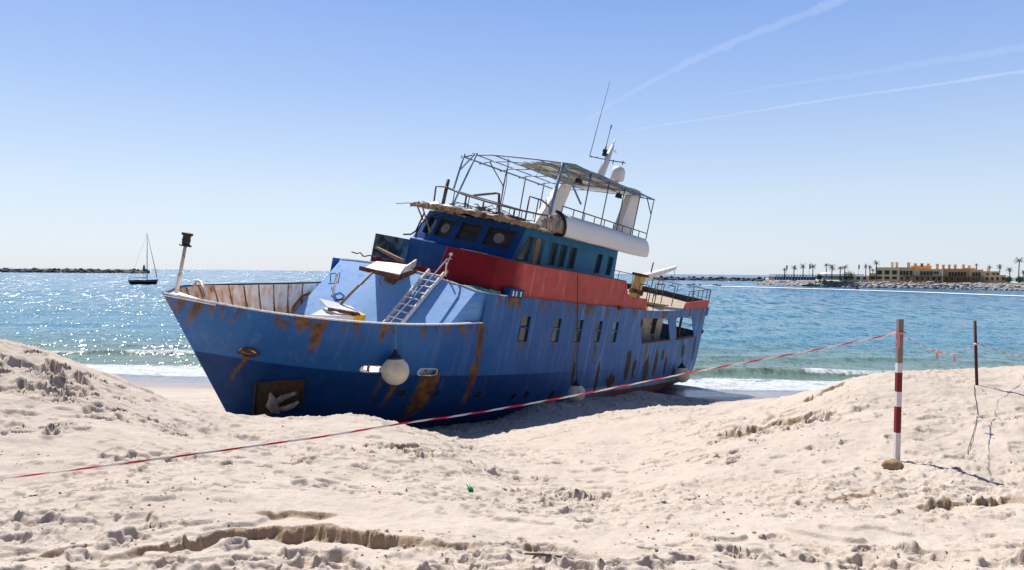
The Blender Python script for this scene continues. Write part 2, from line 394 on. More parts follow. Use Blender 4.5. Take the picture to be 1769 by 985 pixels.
        Z[j0:j1] += -drop*env*low*np.exp(-np.maximum(-d, 0)/reach)+drop*.12*env*np.exp(-(np.maximum(d, 0)/.10)**2)*(1-low)
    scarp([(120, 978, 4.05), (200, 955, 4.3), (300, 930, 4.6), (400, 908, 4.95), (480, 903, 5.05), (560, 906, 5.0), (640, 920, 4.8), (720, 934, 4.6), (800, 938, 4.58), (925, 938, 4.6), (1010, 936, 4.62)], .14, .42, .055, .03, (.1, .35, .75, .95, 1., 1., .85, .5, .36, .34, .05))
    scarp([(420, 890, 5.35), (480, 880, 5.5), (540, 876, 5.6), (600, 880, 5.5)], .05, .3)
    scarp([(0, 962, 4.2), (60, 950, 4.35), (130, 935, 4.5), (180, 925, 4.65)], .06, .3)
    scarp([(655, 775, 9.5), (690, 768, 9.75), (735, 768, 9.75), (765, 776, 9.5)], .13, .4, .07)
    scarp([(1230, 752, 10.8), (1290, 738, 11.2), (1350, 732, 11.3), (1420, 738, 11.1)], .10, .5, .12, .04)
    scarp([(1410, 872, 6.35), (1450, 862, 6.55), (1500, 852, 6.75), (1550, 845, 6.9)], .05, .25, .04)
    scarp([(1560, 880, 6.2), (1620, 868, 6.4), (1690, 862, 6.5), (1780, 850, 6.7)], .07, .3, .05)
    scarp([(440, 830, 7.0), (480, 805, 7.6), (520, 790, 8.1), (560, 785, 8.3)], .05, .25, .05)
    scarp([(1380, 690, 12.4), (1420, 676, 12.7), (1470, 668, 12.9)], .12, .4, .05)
    global sand_z
    def sand_z(x, y):
        r = np.clip(np.searchsorted(ys, y), 1, len(ys)-1); best = None
        u = x/max(ys[r]+.9, 3.9); c = np.clip(np.searchsorted(us, u), 1, len(us)-1)
        return float(Z[r, c])
    nr, nc = Z.shape
    me = bpy.data.meshes.new('sand')
    me.vertices.add(nr*nc); me.vertices.foreach_set('co', np.stack([X, Y, Z], -1).astype(np.float32).ravel())
    I = np.arange(nr*nc).reshape(nr, nc); q = np.stack([I[:-1, :-1], I[:-1, 1:], I[1:, 1:], I[1:, :-1]], -1).reshape(-1, 4)
    me.loops.add(q.size); me.loops.foreach_set('vertex_index', q.astype(np.int32).ravel())
    me.polygons.add(len(q)); me.polygons.foreach_set('loop_start', np.arange(0, q.size, 4, dtype=np.int32)); me.polygons.foreach_set('loop_total', np.full(len(q), 4, dtype=np.int32))
    me.update(calc_edges=True); me.polygons.foreach_set('use_smooth', np.ones(len(q), dtype=bool))
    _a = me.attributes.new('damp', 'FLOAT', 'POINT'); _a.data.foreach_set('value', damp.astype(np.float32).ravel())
    t = NT('sand'); c = t.pos(); z = t.xyz(c)[2]
    n1 = t.noise(c, .8, 5, .6); n2 = t.noise(c, 60, 3, .7); n3 = t.noise(c, 9, 5, .65); n4 = t.noise(c, 24, 5, .7, .6); sp_ = t.vor(c, 38)
    base = t.mix(t.smooth(n1, .3, .7), (.515, .44, .37), (.57, .49, .415))
    base = t.mix(t.smooth(n3, .45, .75, 0, .35), base, (.445, .36, .28))
    base = t.mix(t.smooth(n2, .35, .75, 0, .5), base, (.385, .305, .23))
    shell = t.math('MULTIPLY', t.math('LESS_THAN', sp_, .10), t.math('GREATER_THAN', t.noise(c, 17, 2), .62))
    base = t.mix(shell, base, (.12, .09, .07))
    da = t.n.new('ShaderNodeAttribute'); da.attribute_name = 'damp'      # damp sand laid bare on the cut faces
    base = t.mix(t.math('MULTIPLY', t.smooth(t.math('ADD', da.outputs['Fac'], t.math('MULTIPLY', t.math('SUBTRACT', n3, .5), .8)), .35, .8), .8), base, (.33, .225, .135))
    wet = t.smooth(t.math('ADD', z, t.math('MULTIPLY', t.math('SUBTRACT', n1, .5), .25)), .12, .55, 1, 0)
    base = t.mix(t.math('MULTIPLY', wet, .75), base, (.27, .22, .19))
    bmp = t.bump(t.math('ADD', t.math('MULTIPLY', n2, .5), t.math('ADD', t.math('MULTIPLY', n3, 1.5), t.math('MULTIPLY', n4, .7))), 0.55, .018)
    m = t.out(base, t.math('SUBTRACT', .95, t.math('MULTIPLY', wet, .6)), normal=bmp, spec=.2)
    me.materials.append(m)
    o = bpy.data.objects.new('sand', me); COL.objects.link(o); o['kind'] = 'structure'
build_sand()

# ------------------------------------------------------------------ sea
def shore(x): return 35.2-.075*(x+16.6)
def build_sea():
    xs = np.concatenate([[-90000, -20000, -5000, -1500, -600, -300], np.linspace(-140, 140, 620), [300, 600, 1500, 5000, 20000, 90000]])
    ys = np.concatenate([np.linspace(30, 62, 260), np.geomspace(62.2, 400, 220), [600, 1000, 2500, 6000, 15000, 40000, 120000]])
    Y, X = np.meshgrid(ys, xs, indexing='ij')
    d = Y-shore(X)                                   # metres beyond the still waterline
    fade = sstep(d, 1.5, 8)*(1-sstep(Y, 200, 390))*(1-sstep(np.abs(X), 110, 139))
    Z = fade*(.07*np.sin(d*.55+1.3*gn(X*.05, Y*.05, 2)*6)+.05*fbm(X*.25, Y*.8, 4, 7)+.03*fbm(X*.9, Y*1.8, 3, 17))
    foam = np.zeros_like(Z)
    wob = 1.2*gn(X*.035, Y*0, 4)+.5*gn(X*.13, Y*0, 8)+.22*gn(X*.5, Y*0, 18)
    def breaker(dc, amp, x0, x1, width, foamy, cover):
        r = d-(dc+wob); env = sstep(X, x0-5, x0+5)*(1-sstep(X, x1-5, x1+5))*np.clip(.65+.9*gn(X*.07, Y*0, 28+dc), .15, 1.2)
        nonlocal Z, foam
        prof = np.where(r < 0, np.exp(-(r/(width*.55))**2), np.exp(-(r/(width*1.8))**2))
        Z = Z+amp*env*prof
        crest = np.exp(-((r+width*.15)/(width*.42))**2)*sstep(gn(X*.3, Y*.25, 33+dc)+gn(X*.09, Y*.1, 35+dc)*1.2, cover, cover+.3)
        foam = np.maximum(foam, env*crest*foamy)
    breaker(8.6, .42, 6, 60, 1.0, 1.0, .05)
    breaker(11.0, .34, -60, 2, .8, .85, -.25)
    breaker(15.5, .20, -70, 70, 1.0, .4, .3)
    # broken wash close in
    r = d-(3.4+wob*.8); band = sstep(r, -1.8, -.6)*(1-sstep(r, 1.2, 4.2)); lace = fbm(X*.8, Y*1.1, 4, 44)
    foam = np.maximum(foam, band*(.45+.55*sstep(lace, -.6, .15)))
    r2 = d-(-.4+wob*.5); foam = np.maximum(foam, .7*np.exp(-(r2/.22)**2)*sstep(lace, -.2, .3))
    foam = np.maximum(foam, .35*sstep(d, 2, 4)*(1-sstep(d, 6, 9))*sstep(fbm(X*.5, Y*.9, 4, 54), .15, .5))
    Z = Z+.05*band
    nr, nc = Z.shape
    me = bpy.data.meshes.new('sea'); me.from_pydata(np.stack([X, Y, Z], -1).reshape(-1, 3).tolist(), [], [])
    I = np.arange(nr*nc).reshape(nr, nc); q = np.stack([I[:-1, :-1], I[:-1, 1:], I[1:, 1:], I[1:, :-1]], -1).reshape(-1, 4)
    me.loops.add(q.size); me.loops.foreach_set('vertex_index', q.astype(np.int32).ravel())
    me.polygons.add(len(q)); me.polygons.foreach_set('loop_start', np.arange(0, q.size, 4, dtype=np.int32)); me.polygons.foreach_set('loop_total', np.full(len(q), 4, dtype=np.int32))
    me.update(calc_edges=True); me.polygons.foreach_set('use_smooth', np.ones(len(q), dtype=bool))
    for nm, arr in (('foam', foam), ('offshore', d)):
        a = me.attributes.new(nm, 'FLOAT', 'POINT'); a.data.foreach_set('value', arr.astype(np.float32).ravel())
    t = NT('sea_water'); c = t.pos(); x_, y_, z_ = t.xyz(c)
    fo = t.n.new('ShaderNodeAttribute'); fo.attribute_name = 'foam'; of = t.n.new('ShaderNodeAttribute'); of.attribute_name = 'offshore'
    off = of.outputs['Fac']
    deep = t.mix(t.smooth(off, 20, 260), (.055, .195, .265), (.032, .148, .258))
    col = t.mix(t.smooth(off, 7, 34), (.17, .235, .16), deep)
    col = t.mix(t.smooth(off, 1.0, 5.0), (.30, .27, .26), col)
    patch = t.noise(t.mapping(c, (.010, .035, 1)), 1.0, 4, .6)
    col = t.mix(t.smooth(patch, .35, .7, 0, .5), col, t.mix(.45, col, (.01, .07, .14)))
    wl_ = t.noise(t.mapping(c, (.9, 2.0, 1)), .55, 6, .62); ws = t.noise(t.mapping(c, (1.0, 1.8, 1)), 3.2, 5, .65); wx = t.noise(t.mapping(c, (.35, 1, 1)), .12, 4, .6)
    h = t.math('ADD', t.math('MULTIPLY', wl_, .55), t.math('ADD', t.math('MULTIPLY', ws, .16), t.math('MULTIPLY', wx, 1.1)))
    amp = t.smooth(off, .5, 9, .05, 1.0)
    # facets of the chop: slopes straight from noise so that they keep their steepness far out
    def slope(sc, seed, k, det=2):
        q = t.n.new('ShaderNodeTexNoise'); t.l.new(t.mapping(c, sc, (seed, seed*.7, seed*1.3)), q.inputs['Vector']); q.inputs['Scale'].default_value = 1.0; q.inputs['Detail'].default_value = det; q.inputs['Roughness'].default_value = .55
        v = t.n.new('ShaderNodeVectorMath'); v.operation = 'SUBTRACT'; t.l.new(q.outputs['Color'], v.inputs[0]); v.inputs[1].default_value = (.5, .5, .5)
        m_ = t.n.new('ShaderNodeVectorMath'); m_.operation = 'MULTIPLY'; t.l.new(v.outputs[0], m_.inputs[0]); m_.inputs[1].default_value = (k, k, 0); return m_.outputs[0]
    def vadd(a_, b_):
        q = t.n.new('ShaderNodeVectorMath'); q.operation = 'ADD'; t.l.new(a_, q.inputs[0]); t.l.new(b_, q.inputs[1]); return q.outputs[0]
    def fade(v_, lo, hi, a_, b_):
        q = t.n.new('ShaderNodeVectorMath'); q.operation = 'SCALE'; t.l.new(v_, q.inputs[0]); t.l.new(t.smooth(off, lo, hi, a_, b_), q.inputs['Scale']); return q.outputs[0]
    # near chop, then longer wave groups farther out
    sl = vadd(fade(slope((1.9, .75, 1), 3.1, 1.25), 50, 130, 1, .45), vadd(slope((.45, .22, 1), 9.7, .35), slope((7.0, 3.0, 1), 5.3, 1.4)))
    sl = vadd(sl, vadd(fade(slope((.75, .16, 1), 1.9, 2.3), 30, 90, 0, 1), fade(slope((.28, .040, 1), 6.1, 2.4), 110, 300, 0, 1)))
    calm = t.smooth(off, .3, 9, .06, 1.0)
    sc_ = t.n.new('ShaderNodeVectorMath'); sc_.operation = 'SCALE'; t.l.new(sl, sc_.inputs[0]); t.l.new(calm, sc_.inputs['Scale'])
    geo = t.n.new('ShaderNodeNewGeometry'); nv = t.n.new('ShaderNodeVectorMath'); nv.operation = 'NORMALIZE'; t.l.new(vadd(geo.outputs['Normal'], sc_.outputs[0]), nv.inputs[0])
    fn = t.noise(c, 6.0, 6, .7); fm = t.smooth(t.math('ADD', fo.outputs['Fac'], t.math('MULTIPLY', t.math('SUBTRACT', fn, .5), 1.3)), .30, .62)
    fm = t.math('MULTIPLY', fm, t.math('GREATER_THAN', fo.outputs['Fac'], .03))
    fb = t.noise(t.mapping(c, (1.2, 2.2, 1)), 2.0, 6, .7)
    base = t.mix(t.math('MULTIPLY', fm, t.smooth(fb, .32, .62, .35, 1.)), col, (.60, .63, .65))
    m = t.out(base, t.math('ADD', .17, t.math('MULTIPLY', fm, .7)), normal=nv.outputs[0]); t.p.inputs['IOR'].default_value = 1.33
    me.materials.append(m)
    o = bpy.data.objects.new('sea', me); COL.objects.link(o); o['kind'] = 'structure'
build_sea()
#@@SHIP
# ------------------------------------------------------------------ the wreck
BX = np.array([0, -.14, -.42, -.8, -1.5, -2.5, -3.4, -4.7, -6.2, -7.3, -9, -12, -18, -22, -26.4])
BY = np.array([0.02, .17, .48, .93, 1.6, 2.17, 2.52, 2.88, 3.12, 3.22, 3.32, 3.38, 3.36, 3.26, 3.08])
def pchip(x, xs, ys):
    h = np.diff(xs); d = np.diff(ys)/h
    m = np.zeros(len(xs)); m[1:-1] = np.where(d[:-1]*d[1:] > 0, 2*d[:-1]*d[1:]/(d[:-1]+d[1:]+1e-12), 0); m[0] = d[0]; m[-1] = d[-1]
    i = np.clip(np.searchsorted(xs, x)-1, 0, len(xs)-2); t = (x-xs[i])/h[i]
    return (1+2*t)*(1-t)**2*ys[i]+t*(1-t)**2*h[i]*m[i]+t*t*(3-2*t)*ys[i+1]+t*t*(t-1)*h[i]*m[i+1]
def bdeck(x): return pchip(np.clip(x, -26.4, 0), BX[::-1], BY[::-1])
def zbul(x):
    s = np.clip(-np.asarray(x, float)/7.4, 0, 1); return .23*s-.44*s*(1-s)
def zedge(x):
    a = np.clip((-np.asarray(x, float)-18.5)/7.5, 0, 1); return 1.06+.38*a**1.5
def zkeel(x):
    a = np.clip((-np.asarray(x, float)-17)/9, 0, 1); return -4.3+1.0*a**1.6
def nexp(d): return 1.15+5.2*np.clip(d/13, 0, 1)**1.25
def sec(xd, z):
    zb = zbul(xd); zk = zkeel(xd); v = np.clip((z-zk)/(zb-zk), 0, 1); d = -xd
    off = np.where(z < 0, .75*z, 0.0)*np.clip(1-d/9.5, 0, 1)**1.6
    return xd+off, bdeck(xd)*(1-(1-v)**nexp(d))

def hull_material():
    t = NT('hull_paint'); c = t.mapping(t.coord(), loc=tuple(BASE)); x, y, z = t.xyz(c)
    n_big = t.noise(c, .55, 4, .6); n_mid = t.noise(c, 3.2, 5, .65); n_fine = t.noise(c, 22, 4, .65)
    vs = t.noise(t.mapping(c, (3.2, 3.2, .22)), 1.6, 5, .62); vs2 = t.noise(t.mapping(c, (9, 9, .35)), 1.5, 5, .65)
    aft = t.smooth(x, -6, -17)
    light = t.mix(t.smooth(n_big, .35, .68), (.020, .108, .34), (.037, .150, .41))
    light = t.mix(t.math('MULTIPLY', aft, .75), light, (.080, .19, .45))
    light = t.mix(t.smooth(n_mid, .5, .75, 0, .4), light, (.036, .10, .28))
    # faded chalky and grimy streaks that run down the plating
    light = t.mix(t.math('MULTIPLY', t.smooth(vs, .50, .68), t.math('ADD', .12, t.math('MULTIPLY', aft, .55))), light, (.27, .36, .56))
    light = t.mix(t.math('MULTIPLY', t.smooth(vs2, .54, .72), t.math('ADD', .15, t.math('MULTIPLY', aft, .5))), light, (.035, .065, .15))
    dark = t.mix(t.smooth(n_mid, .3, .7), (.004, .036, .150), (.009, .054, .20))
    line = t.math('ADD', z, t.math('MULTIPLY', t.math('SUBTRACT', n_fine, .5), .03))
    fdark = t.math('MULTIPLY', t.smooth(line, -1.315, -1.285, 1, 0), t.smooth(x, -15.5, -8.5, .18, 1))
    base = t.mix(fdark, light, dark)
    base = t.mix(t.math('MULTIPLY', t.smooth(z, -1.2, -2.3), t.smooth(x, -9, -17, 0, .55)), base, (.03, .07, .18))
    # pale boot stripe and red-brown bottom paint, only out of the sand near the stern
    base = t.mix(t.math('MULTIPLY', t.smooth(z, -1.98, -2.0), t.smooth(x, -12, -17, .0, 1)), base, (.22, .36, .50))
    bot = t.mix(n_mid, (.12, .035, .03), (.22, .10, .08))
    base = t.mix(t.math('MULTIPLY', t.smooth(t.math('ADD', z, t.math('MULTIPLY', n_mid, .12)), -2.12, -2.16), t.smooth(x, -13, -17)), base, bot)
    # rust runs: x, top z, half width, length, strength
    runs = [(-.30, -.03, .10, .8, .8), (-.55, -.05, .13, 1.0, .9), (-.75, -.05, .07, .5, .7), (-1.9, -.13, .22, .45, .8), (-2.3, -.1, .16, .5, .8), (-2.62, -.1, .17, 1.25, 1.2), (-2.5, -.12, .34, .42, .9), (-3.1, -.1, .07, .3, .8), (-3.55, -.08, .05, .35, .7), (-4.15, -.14, .10, .55, 1.2), (-4.45, -.08, .07, .3, .9),
            (-4.9, -.0, .06, .4, .8), (-5.3, .05, .07, .7, .9), (-5.75, .08, .06, .5, .8), (-6.15, .12, .08, .6, .9), (-6.6, .15, .05, .45, .8), (-7.0, .2, .07, .75, .9), (-7.5, .2, .17, 2.3, 1.25), (-7.75, .1, .06, .8, .7),
            (-1.75, -1.18, .06, 1.5, .8), (-5.98, -1.12, .34, 2.1, 2.4), (-7.6, -1.0, .2, 1.9, 1.3), (-5.0, -1.2, .12, 1.6, 1.2), (-4.6, -1.2, .09, 1.6, .6), (-6.5, -1.3, .07, 1.3, .4), (-8.2, -1.2, .10, 1.4, .5),
            (-9.42, -.27, .06, 1.5, 1.0), (-9.72, -.27, .10, .42, 1.2), (-9.0, 1.0, .10, .55, .9), (-9.55, .98, .06, .45, .7), (-10.5, 1.0, .14, 1.2, .55), (-11.2, 1.0, .07, .5, .9), (-11.45, -.27, .12, .6, .6), (-12.1, 1.0, .08, .7, .45), (-12.95, -.27, .07, 1.9, 1.1), (-13.15, -.25, .05, 1.1, 1.1), (-13.5, .95, .07, .5, .7), (-14.45, -.27, .14, 1.3, 1.1), (-15.8, -.27, .07, .8, .7), (-14.9, .9, .05, .5, .7), (-17.3, .8, .06, .9, .6),
            (-19.2, -.33, .22, 1.3, .9), (-20.7, -.28, .06, .6, .8), (-21.4, -.2, .05, .6, .8), (-24.8, .0, .10, 1.5, .7), (-10.35, -1.5, .12, .8, .6)]
    acc = None
    warp = t.math('MULTIPLY', t.math('SUBTRACT', t.noise(t.mapping(c, (1, 1, .5)), 2.2, 3), .5), .16)
    warp2 = t.math('MULTIPLY', t.math('SUBTRACT', n_mid, .5), .30)
    for (x0, z0, w, L, s) in runs:
        dz = t.math('SUBTRACT', z0, z)
        u = t.math('ABSOLUTE', t.math('DIVIDE', t.math('ADD', t.math('SUBTRACT', x, x0), t.math('ADD', warp, t.math('MULTIPLY', dz, .09))), w))
        k = t.math('MULTIPLY', t.smooth(u, .0, 1.3, s, 0), t.math('MULTIPLY', t.smooth(t.math('ADD', dz, warp2), -.04, .06), t.smooth(dz, 0, L, 1, 0)))
        acc = k if acc is None else t.math('MAXIMUM', acc, k)
    # fine drips below the rail and below the deck edge
    ss = t.math('DIVIDE', x, -7.4); rail = t.math('SUBTRACT', t.math('MULTIPLY', ss, .23), t.math('MULTIPLY', t.math('MULTIPLY', ss, t.math('SUBTRACT', 1.0, ss)), .44))
    rail = t.math('ADD', t.math('MULTIPLY', t.smooth(x, -7.5, -7.6, 1, 0), rail), t.math('MULTIPLY', t.smooth(x, -7.5, -7.6, 0, 1), 1.06))
    dz = t.math('SUBTRACT', rail, z); lean = t.math('ADD', x, t.math('MULTIPLY', dz, .09))
    cx = t.n.new('ShaderNodeCombineXYZ'); t.l.new(lean, cx.inputs[0]); t.l.new(t.math('MULTIPLY', z, .12), cx.inputs[2])
    d1 = t.noise(cx.outputs[0], 4.2, 4, .7); d2 = t.noise(cx.outputs[0], 1.1, 2, .5); d3 = t.noise(cx.outputs[0], 11, 3, .6)
    k = t.math('MULTIPLY', t.smooth(t.math('ADD', d1, t.math('MULTIPLY', t.math('SUBTRACT', d2, .5), .7)), .47, .66, 0, 1.2), t.smooth(dz, .0, t.math('ADD', .06, t.math('MULTIPLY', d3, 1.15)), 1, 0))
    acc = t.math('MAXIMUM', acc, k)
    port = t.math('GREATER_THAN', y, -9)
    acc2 = None
    # dark eaten patches low on the aft plating
    for (x0, z0, w, h) in [(-17.6, -1.2, .28, .75), (-18.3, -1.35, .2, .5), (-19.6, -1.45, .35, .7), (-20.6, -1.15, .26, .7), (-21.3, -.85, .22, .32), (-21.9, -1.35, .2, .55), (-16.3, -1.75, .4, .35), (-24.0, -.7, .3, .35), (-15.1, -1.6, .12, .7), (-13.2, -1.5, .12, .6), (-25.6, -.6, .2, .8)]:
        dx = t.math('DIVIDE', t.math('ADD', t.math('SUBTRACT', x, x0), t.math('MULTIPLY', t.math('SUBTRACT', z0, z), .12)), w); dz = t.math('DIVIDE', t.math('SUBTRACT', z, z0), h)
        k = t.smooth(t.math('ADD', t.math('MULTIPLY', dx, dx), t.math('ADD', t.math('MULTIPLY', dz, dz), t.math('MULTIPLY', t.math('SUBTRACT', n_mid, .5), 2.6))), .35, 1.1, 1.35, 0)
        acc2 = k if acc2 is None else t.math('MAXIMUM', acc2, k)
    sc = t.math('MULTIPLY', t.math('MULTIPLY', acc, port), t.math('ADD', -.62, t.math('ADD', t.math('MULTIPLY', n_mid, .9), t.math('MULTIPLY', vs2, 2.4))))
    rustc = t.mix(t.smooth(vs2, .35, .65), (.055, .026, .012), (.14, .068, .018))
    rustc = t.mix(t.smooth(n_mid, .4, .65), rustc, (.24, .11, .017))
    base = t.mix(t.smooth(sc, .06, .85, 0, .95), base, rustc)
    ev = t.math('ADD', acc2, t.math('ADD', t.math('MULTIPLY', t.math('SUBTRACT', vs2, .5), 1.9), t.math('MULTIPLY', t.math('SUBTRACT', n_fine, .5), 1.5))); gate = t.smooth(acc2, .02, .35)
    base = t.mix(t.math('MULTIPLY', t.math('MULTIPLY', t.smooth(ev, .15, .6), gate), .75), base, t.mix(n_mid, (.20, .085, .02), (.09, .05, .03)))
    base = t.mix(t.math('MULTIPLY', t.smooth(ev, .5, .95), gate), base, t.mix(t.smooth(n_fine, .4, .6), (.016, .010, .009), (.06, .028, .015)))
    # small rust freckles all over, more near the rail
    fr = t.math('MULTIPLY', t.smooth(n_fine, .66, .72), t.smooth(n_big, .45, .6))
    base = t.mix(t.math('MULTIPLY', fr, .7), base, (.10, .045, .015))
    pl = t.noise(c, 1.1, 2, .5); pp = t.math('PINGPONG', t.math('ADD', x, t.math('MULTIPLY', n_big, .1)), .31); sq_ = t.math('MULTIPLY', t.math('SUBTRACT', pp, .155), t.math('SUBTRACT', pp, .155))
    seam = t.math('MAXIMUM', t.smooth(t.math('PINGPONG', t.math('ADD', x, .4), 1.22), 0, .018, 1, 0), t.smooth(t.math('ABSOLUTE', t.math('ADD', z, .52)), 0, .014, 1, 0)); seam = t.math('MAXIMUM', seam, t.smooth(t.math('ABSOLUTE', t.math('ADD', z, 1.95)), 0, .014, 1, 0))
    base = t.mix(t.math('MULTIPLY', seam, .22), base, (.02, .045, .10)); pl = t.math('ADD', pl, t.math('ADD', t.math('MULTIPLY', t.smooth(pp, .0, .31), .20), t.math('MULTIPLY', seam, .10)))
    b = t.bump(t.math('ADD', t.math('MULTIPLY', pl, 1.0), t.math('ADD', t.math('MULTIPLY', n_fine, .06), t.math('MULTIPLY', n_mid, .12))), .35, .06)
    return t.out(base, t.math('ADD', .42, t.math('MULTIPLY', n_mid, .2)), normal=b, spec=.22)
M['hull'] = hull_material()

def red_material():
    t = NT('red_bulwark_paint'); c = t.mapping(t.coord(), loc=tuple(BASE)); x, y, z = t.xyz(c)
    n = t.noise(c, 2.0, 5, .6); nf = t.noise(c, 16, 4, .6); vs = t.noise(t.mapping(c, (4, 4, .4)), 1.6, 5, .6)
    f = t.smooth(t.math('ADD', x, t.math('MULTIPLY', t.math('SUBTRACT', n, .5), .25)), -8.75, -9.3)     # darker front, lighter side: how light falls on each, put into the colour
    front_red = t.mix(t.smooth(n, .35, .7), (.20, .002, .013), (.14, .0015, .009))
    other = t.mix(t.smooth(n, .3, .7), (.56, .095, .075), (.44, .07, .06))
    other = t.mix(t.smooth(vs, .55, .7, 0, .4), other, (.70, .30, .26))
    base = t.mix(f, front_red, other); base = t.mix(t.smooth(nf, .68, .72, 0, .7), base, (.10, .03, .015))
    return t.out(base, .5, normal=t.bump(t.math('ADD', n, t.math('MULTIPLY', nf, .1)), .4, .03), spec=.2)
M['red'] = red_material()
def house_material():
    t = NT('wheelhouse_paint'); c = t.mapping(t.coord(), loc=tuple(BASE)); x, y, z = t.xyz(c)
    n = t.noise(c, 1.7, 5, .62); nf = t.noise(c, 14, 5, .65); vs = t.noise(t.mapping(c, (4, 4, .35)), 1.8, 5, .6)
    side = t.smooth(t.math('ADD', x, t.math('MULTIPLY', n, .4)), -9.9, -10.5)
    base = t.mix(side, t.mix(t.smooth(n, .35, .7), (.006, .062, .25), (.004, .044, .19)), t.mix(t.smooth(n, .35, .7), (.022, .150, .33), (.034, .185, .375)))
    base = t.mix(t.smooth(vs, .52, .72, 0, .45), base, (.02, .07, .16)); base = t.mix(t.smooth(nf, .66, .72, 0, .6), base, (.05, .03, .02))
    return t.out(base, .5, normal=t.bump(t.math('ADD', n, t.math('MULTIPLY', nf, .15)), .35, .03), spec=.2)
M['house'] = house_material()
def front_material():
    t = NT('sky_blue_front_paint'); c = t.mapping(t.coord(), loc=tuple(BASE)); x, y, z = t.xyz(c)
    n = t.noise(c, 1.4, 5, .62); nf = t.noise(c, 13, 5, .65); nm = t.noise(c, 5, 5, .6)
    pale = t.smooth(t.math('ADD', y, t.math('MULTIPLY', t.math('SUBTRACT', n, .5), 1.2)), .5, -1.2)
    base = t.mix(pale, t.mix(n, (.12, .32, .70), (.20, .42, .76)), t.mix(n, (.22, .44, .84), (.33, .54, .88)))
    base = t.mix(t.math('MULTIPLY', t.smooth(nm, .56, .62), t.smooth(z, .4, .9)), base, (.10, .36, .78))      # fresher paint patch high up
    base = t.mix(t.math('MULTIPLY', t.smooth(nm, .5, .7), t.smooth(z, .1, -.7)), base, (.30, .24, .17))
    base = t.mix(t.smooth(nf, .67, .72, 0, .7), base, (.16, .08, .04))
    return t.out(base, .5, normal=t.bump(t.math('ADD', n, t.math('MULTIPLY', nf, .2)), .5, .03), spec=.35)
M['front'] = front_material()
def bulwark_inner():
    t = NT('rusty_white_bulwark'); c = t.mapping(t.coord(), loc=tuple(BASE)); x, y, z = t.xyz(c)
    n = t.noise(c, 2.5, 6, .65); vs = t.noise(t.mapping(c, (3, 3, .6)), 1.8, 5, .65)
    f = t.math('ADD', t.math('MULTIPLY', n, .5), t.math('MULTIPLY', vs, .5)); fw = t.smooth(x, -6.0, -1.0, 0, .13)
    f = t.math('ADD', f, fw)
    base = t.mix(t.smooth(f, .46, .64), (.92, .86, .79), (.74, .46, .26)); base = t.mix(t.smooth(f, .60, .72), base, (.30, .12, .04))
    return t.out(base, .7, normal=t.bump(n, .2, .02))
M['bulwark'] = bulwark_inner()

ship = empty('shipwreck', 'stranded blue ship with a red upper bulwark, rusting and leaning on the beach', 'ship')
ship.matrix_world = SHIP_MW
def sb(mb, name, mat, parent=None, **k): return mb.build(name, mat, parent or ship, off=BASE, **k)
def L2W(p): return s2w(p)

# hull shell: port rail -> keel -> starboard rail; columns along the deck line
XS = -26.4*np.linspace(0, 1, 150)**1.35; XS = np.sort(np.unique(np.concatenate([XS, [-7.5]])))[::-1]
LOW = np.linspace(1, 0, 26)**1.0; NU = 6
hb = MB(); idx = {}
for i, xd in enumerate(XS):
    zb, zk, ze = float(zbul(xd)), float(zkeel(xd)), float(zedge(xd))
    for side in (1, -1):
        if xd <= -7.5:
            for u in range(NU):     # upper plating
                f = u/NU; z = ze+(zb-ze)*f; idx[(i, side, 'u', u)] = len(hb.v); hb.v.append((xd, side*float(bdeck(xd)), z))
        for k, v in enumerate(LOW):
            z = zk+(zb-zk)*v; x, y = sec(np.float64(xd), np.float64(z)); y = max(float(y), 0.0)
            if k == len(LOW)-1:
                if side == -1: idx[(i, -1, 'l', k)] = idx[(i, 1, 'l', k)]; continue
                y = 0.0
            else: y = max(y, .012)
            idx[(i, side, 'l', k)] = len(hb.v); hb.v.append((float(x), side*y, z))
for i in range(len(XS)-1):
    for side in (1, -1):
        for k in range(len(LOW)-1): hb.f.append((idx[(i, side, 'l', k)], idx[(i+1, side, 'l', k)], idx[(i+1, side, 'l', k+1)], idx[(i, side, 'l', k+1)]))
        if XS[i] <= -7.5:
            for u in range(NU):
                a, b = idx[(i, side, 'u', u)], idx[(i+1, side, 'u', u)]
                c, d = (idx[(i+1, side, 'u', u+1)], idx[(i, side, 'u', u+1)]) if u < NU-1 else (idx[(i+1, side, 'l', 0)], idx[(i, side, 'l', 0)])
                hb.f.append((a, b, c, d))
# stem closes: port and starboard first columns joined
for k in range(len(LOW)-2): hb.f.append((idx[(0, 1, 'l', k)], idx[(0, 1, 'l', k+1)], idx[(0, -1, 'l', k+1)], idx[(0, -1, 'l', k)]))
hb.f.append((idx[(0, 1, 'l', len(LOW)-2)], idx[(0, 1, 'l', len(LOW)-1)], idx[(0, -1, 'l', len(LOW)-2)]))
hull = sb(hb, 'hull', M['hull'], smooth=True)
so = hull.modifiers.new('s', 'SOLIDIFY'); so.thickness = .035; so.offset = -1
bpy.context.view_layer.update(); bake(hull)
cut_ = MB()
def quad_cut(q, y0=2.4, y1=4.0, both=False):
    for s in ((1, -1) if both else (1,)):
        cut_.prism([(x-BASE[0], s*y0, z-BASE[2]) for x, z in q], (0, s*(y1-y0), 0))
WIN = [(-9.58, .53), (-11.45, .5), (-12.95, .5), (-14.43, .5), (-15.82, .48)]
for xc, w in WIN: quad_cut([(xc-w/2, -.27), (xc+w/2, -.27), (xc+w/2+.03, .51), (xc-w/2+.03, .51)])
AFT = [[(-18.55, -.33), (-18.02, .55), (-18.12, .68), (-18.3, .73), (-21.0, .80), (-21.12, .74), (-21.85, -.2)], [(-22.7, -.18), (-22.12, .72), (-22.25, .86), (-24.25, .95), (-24.42, .88), (-25.25, -.04)]]
for q in AFT: quad_cut(q, 2.2, 4.2, True)
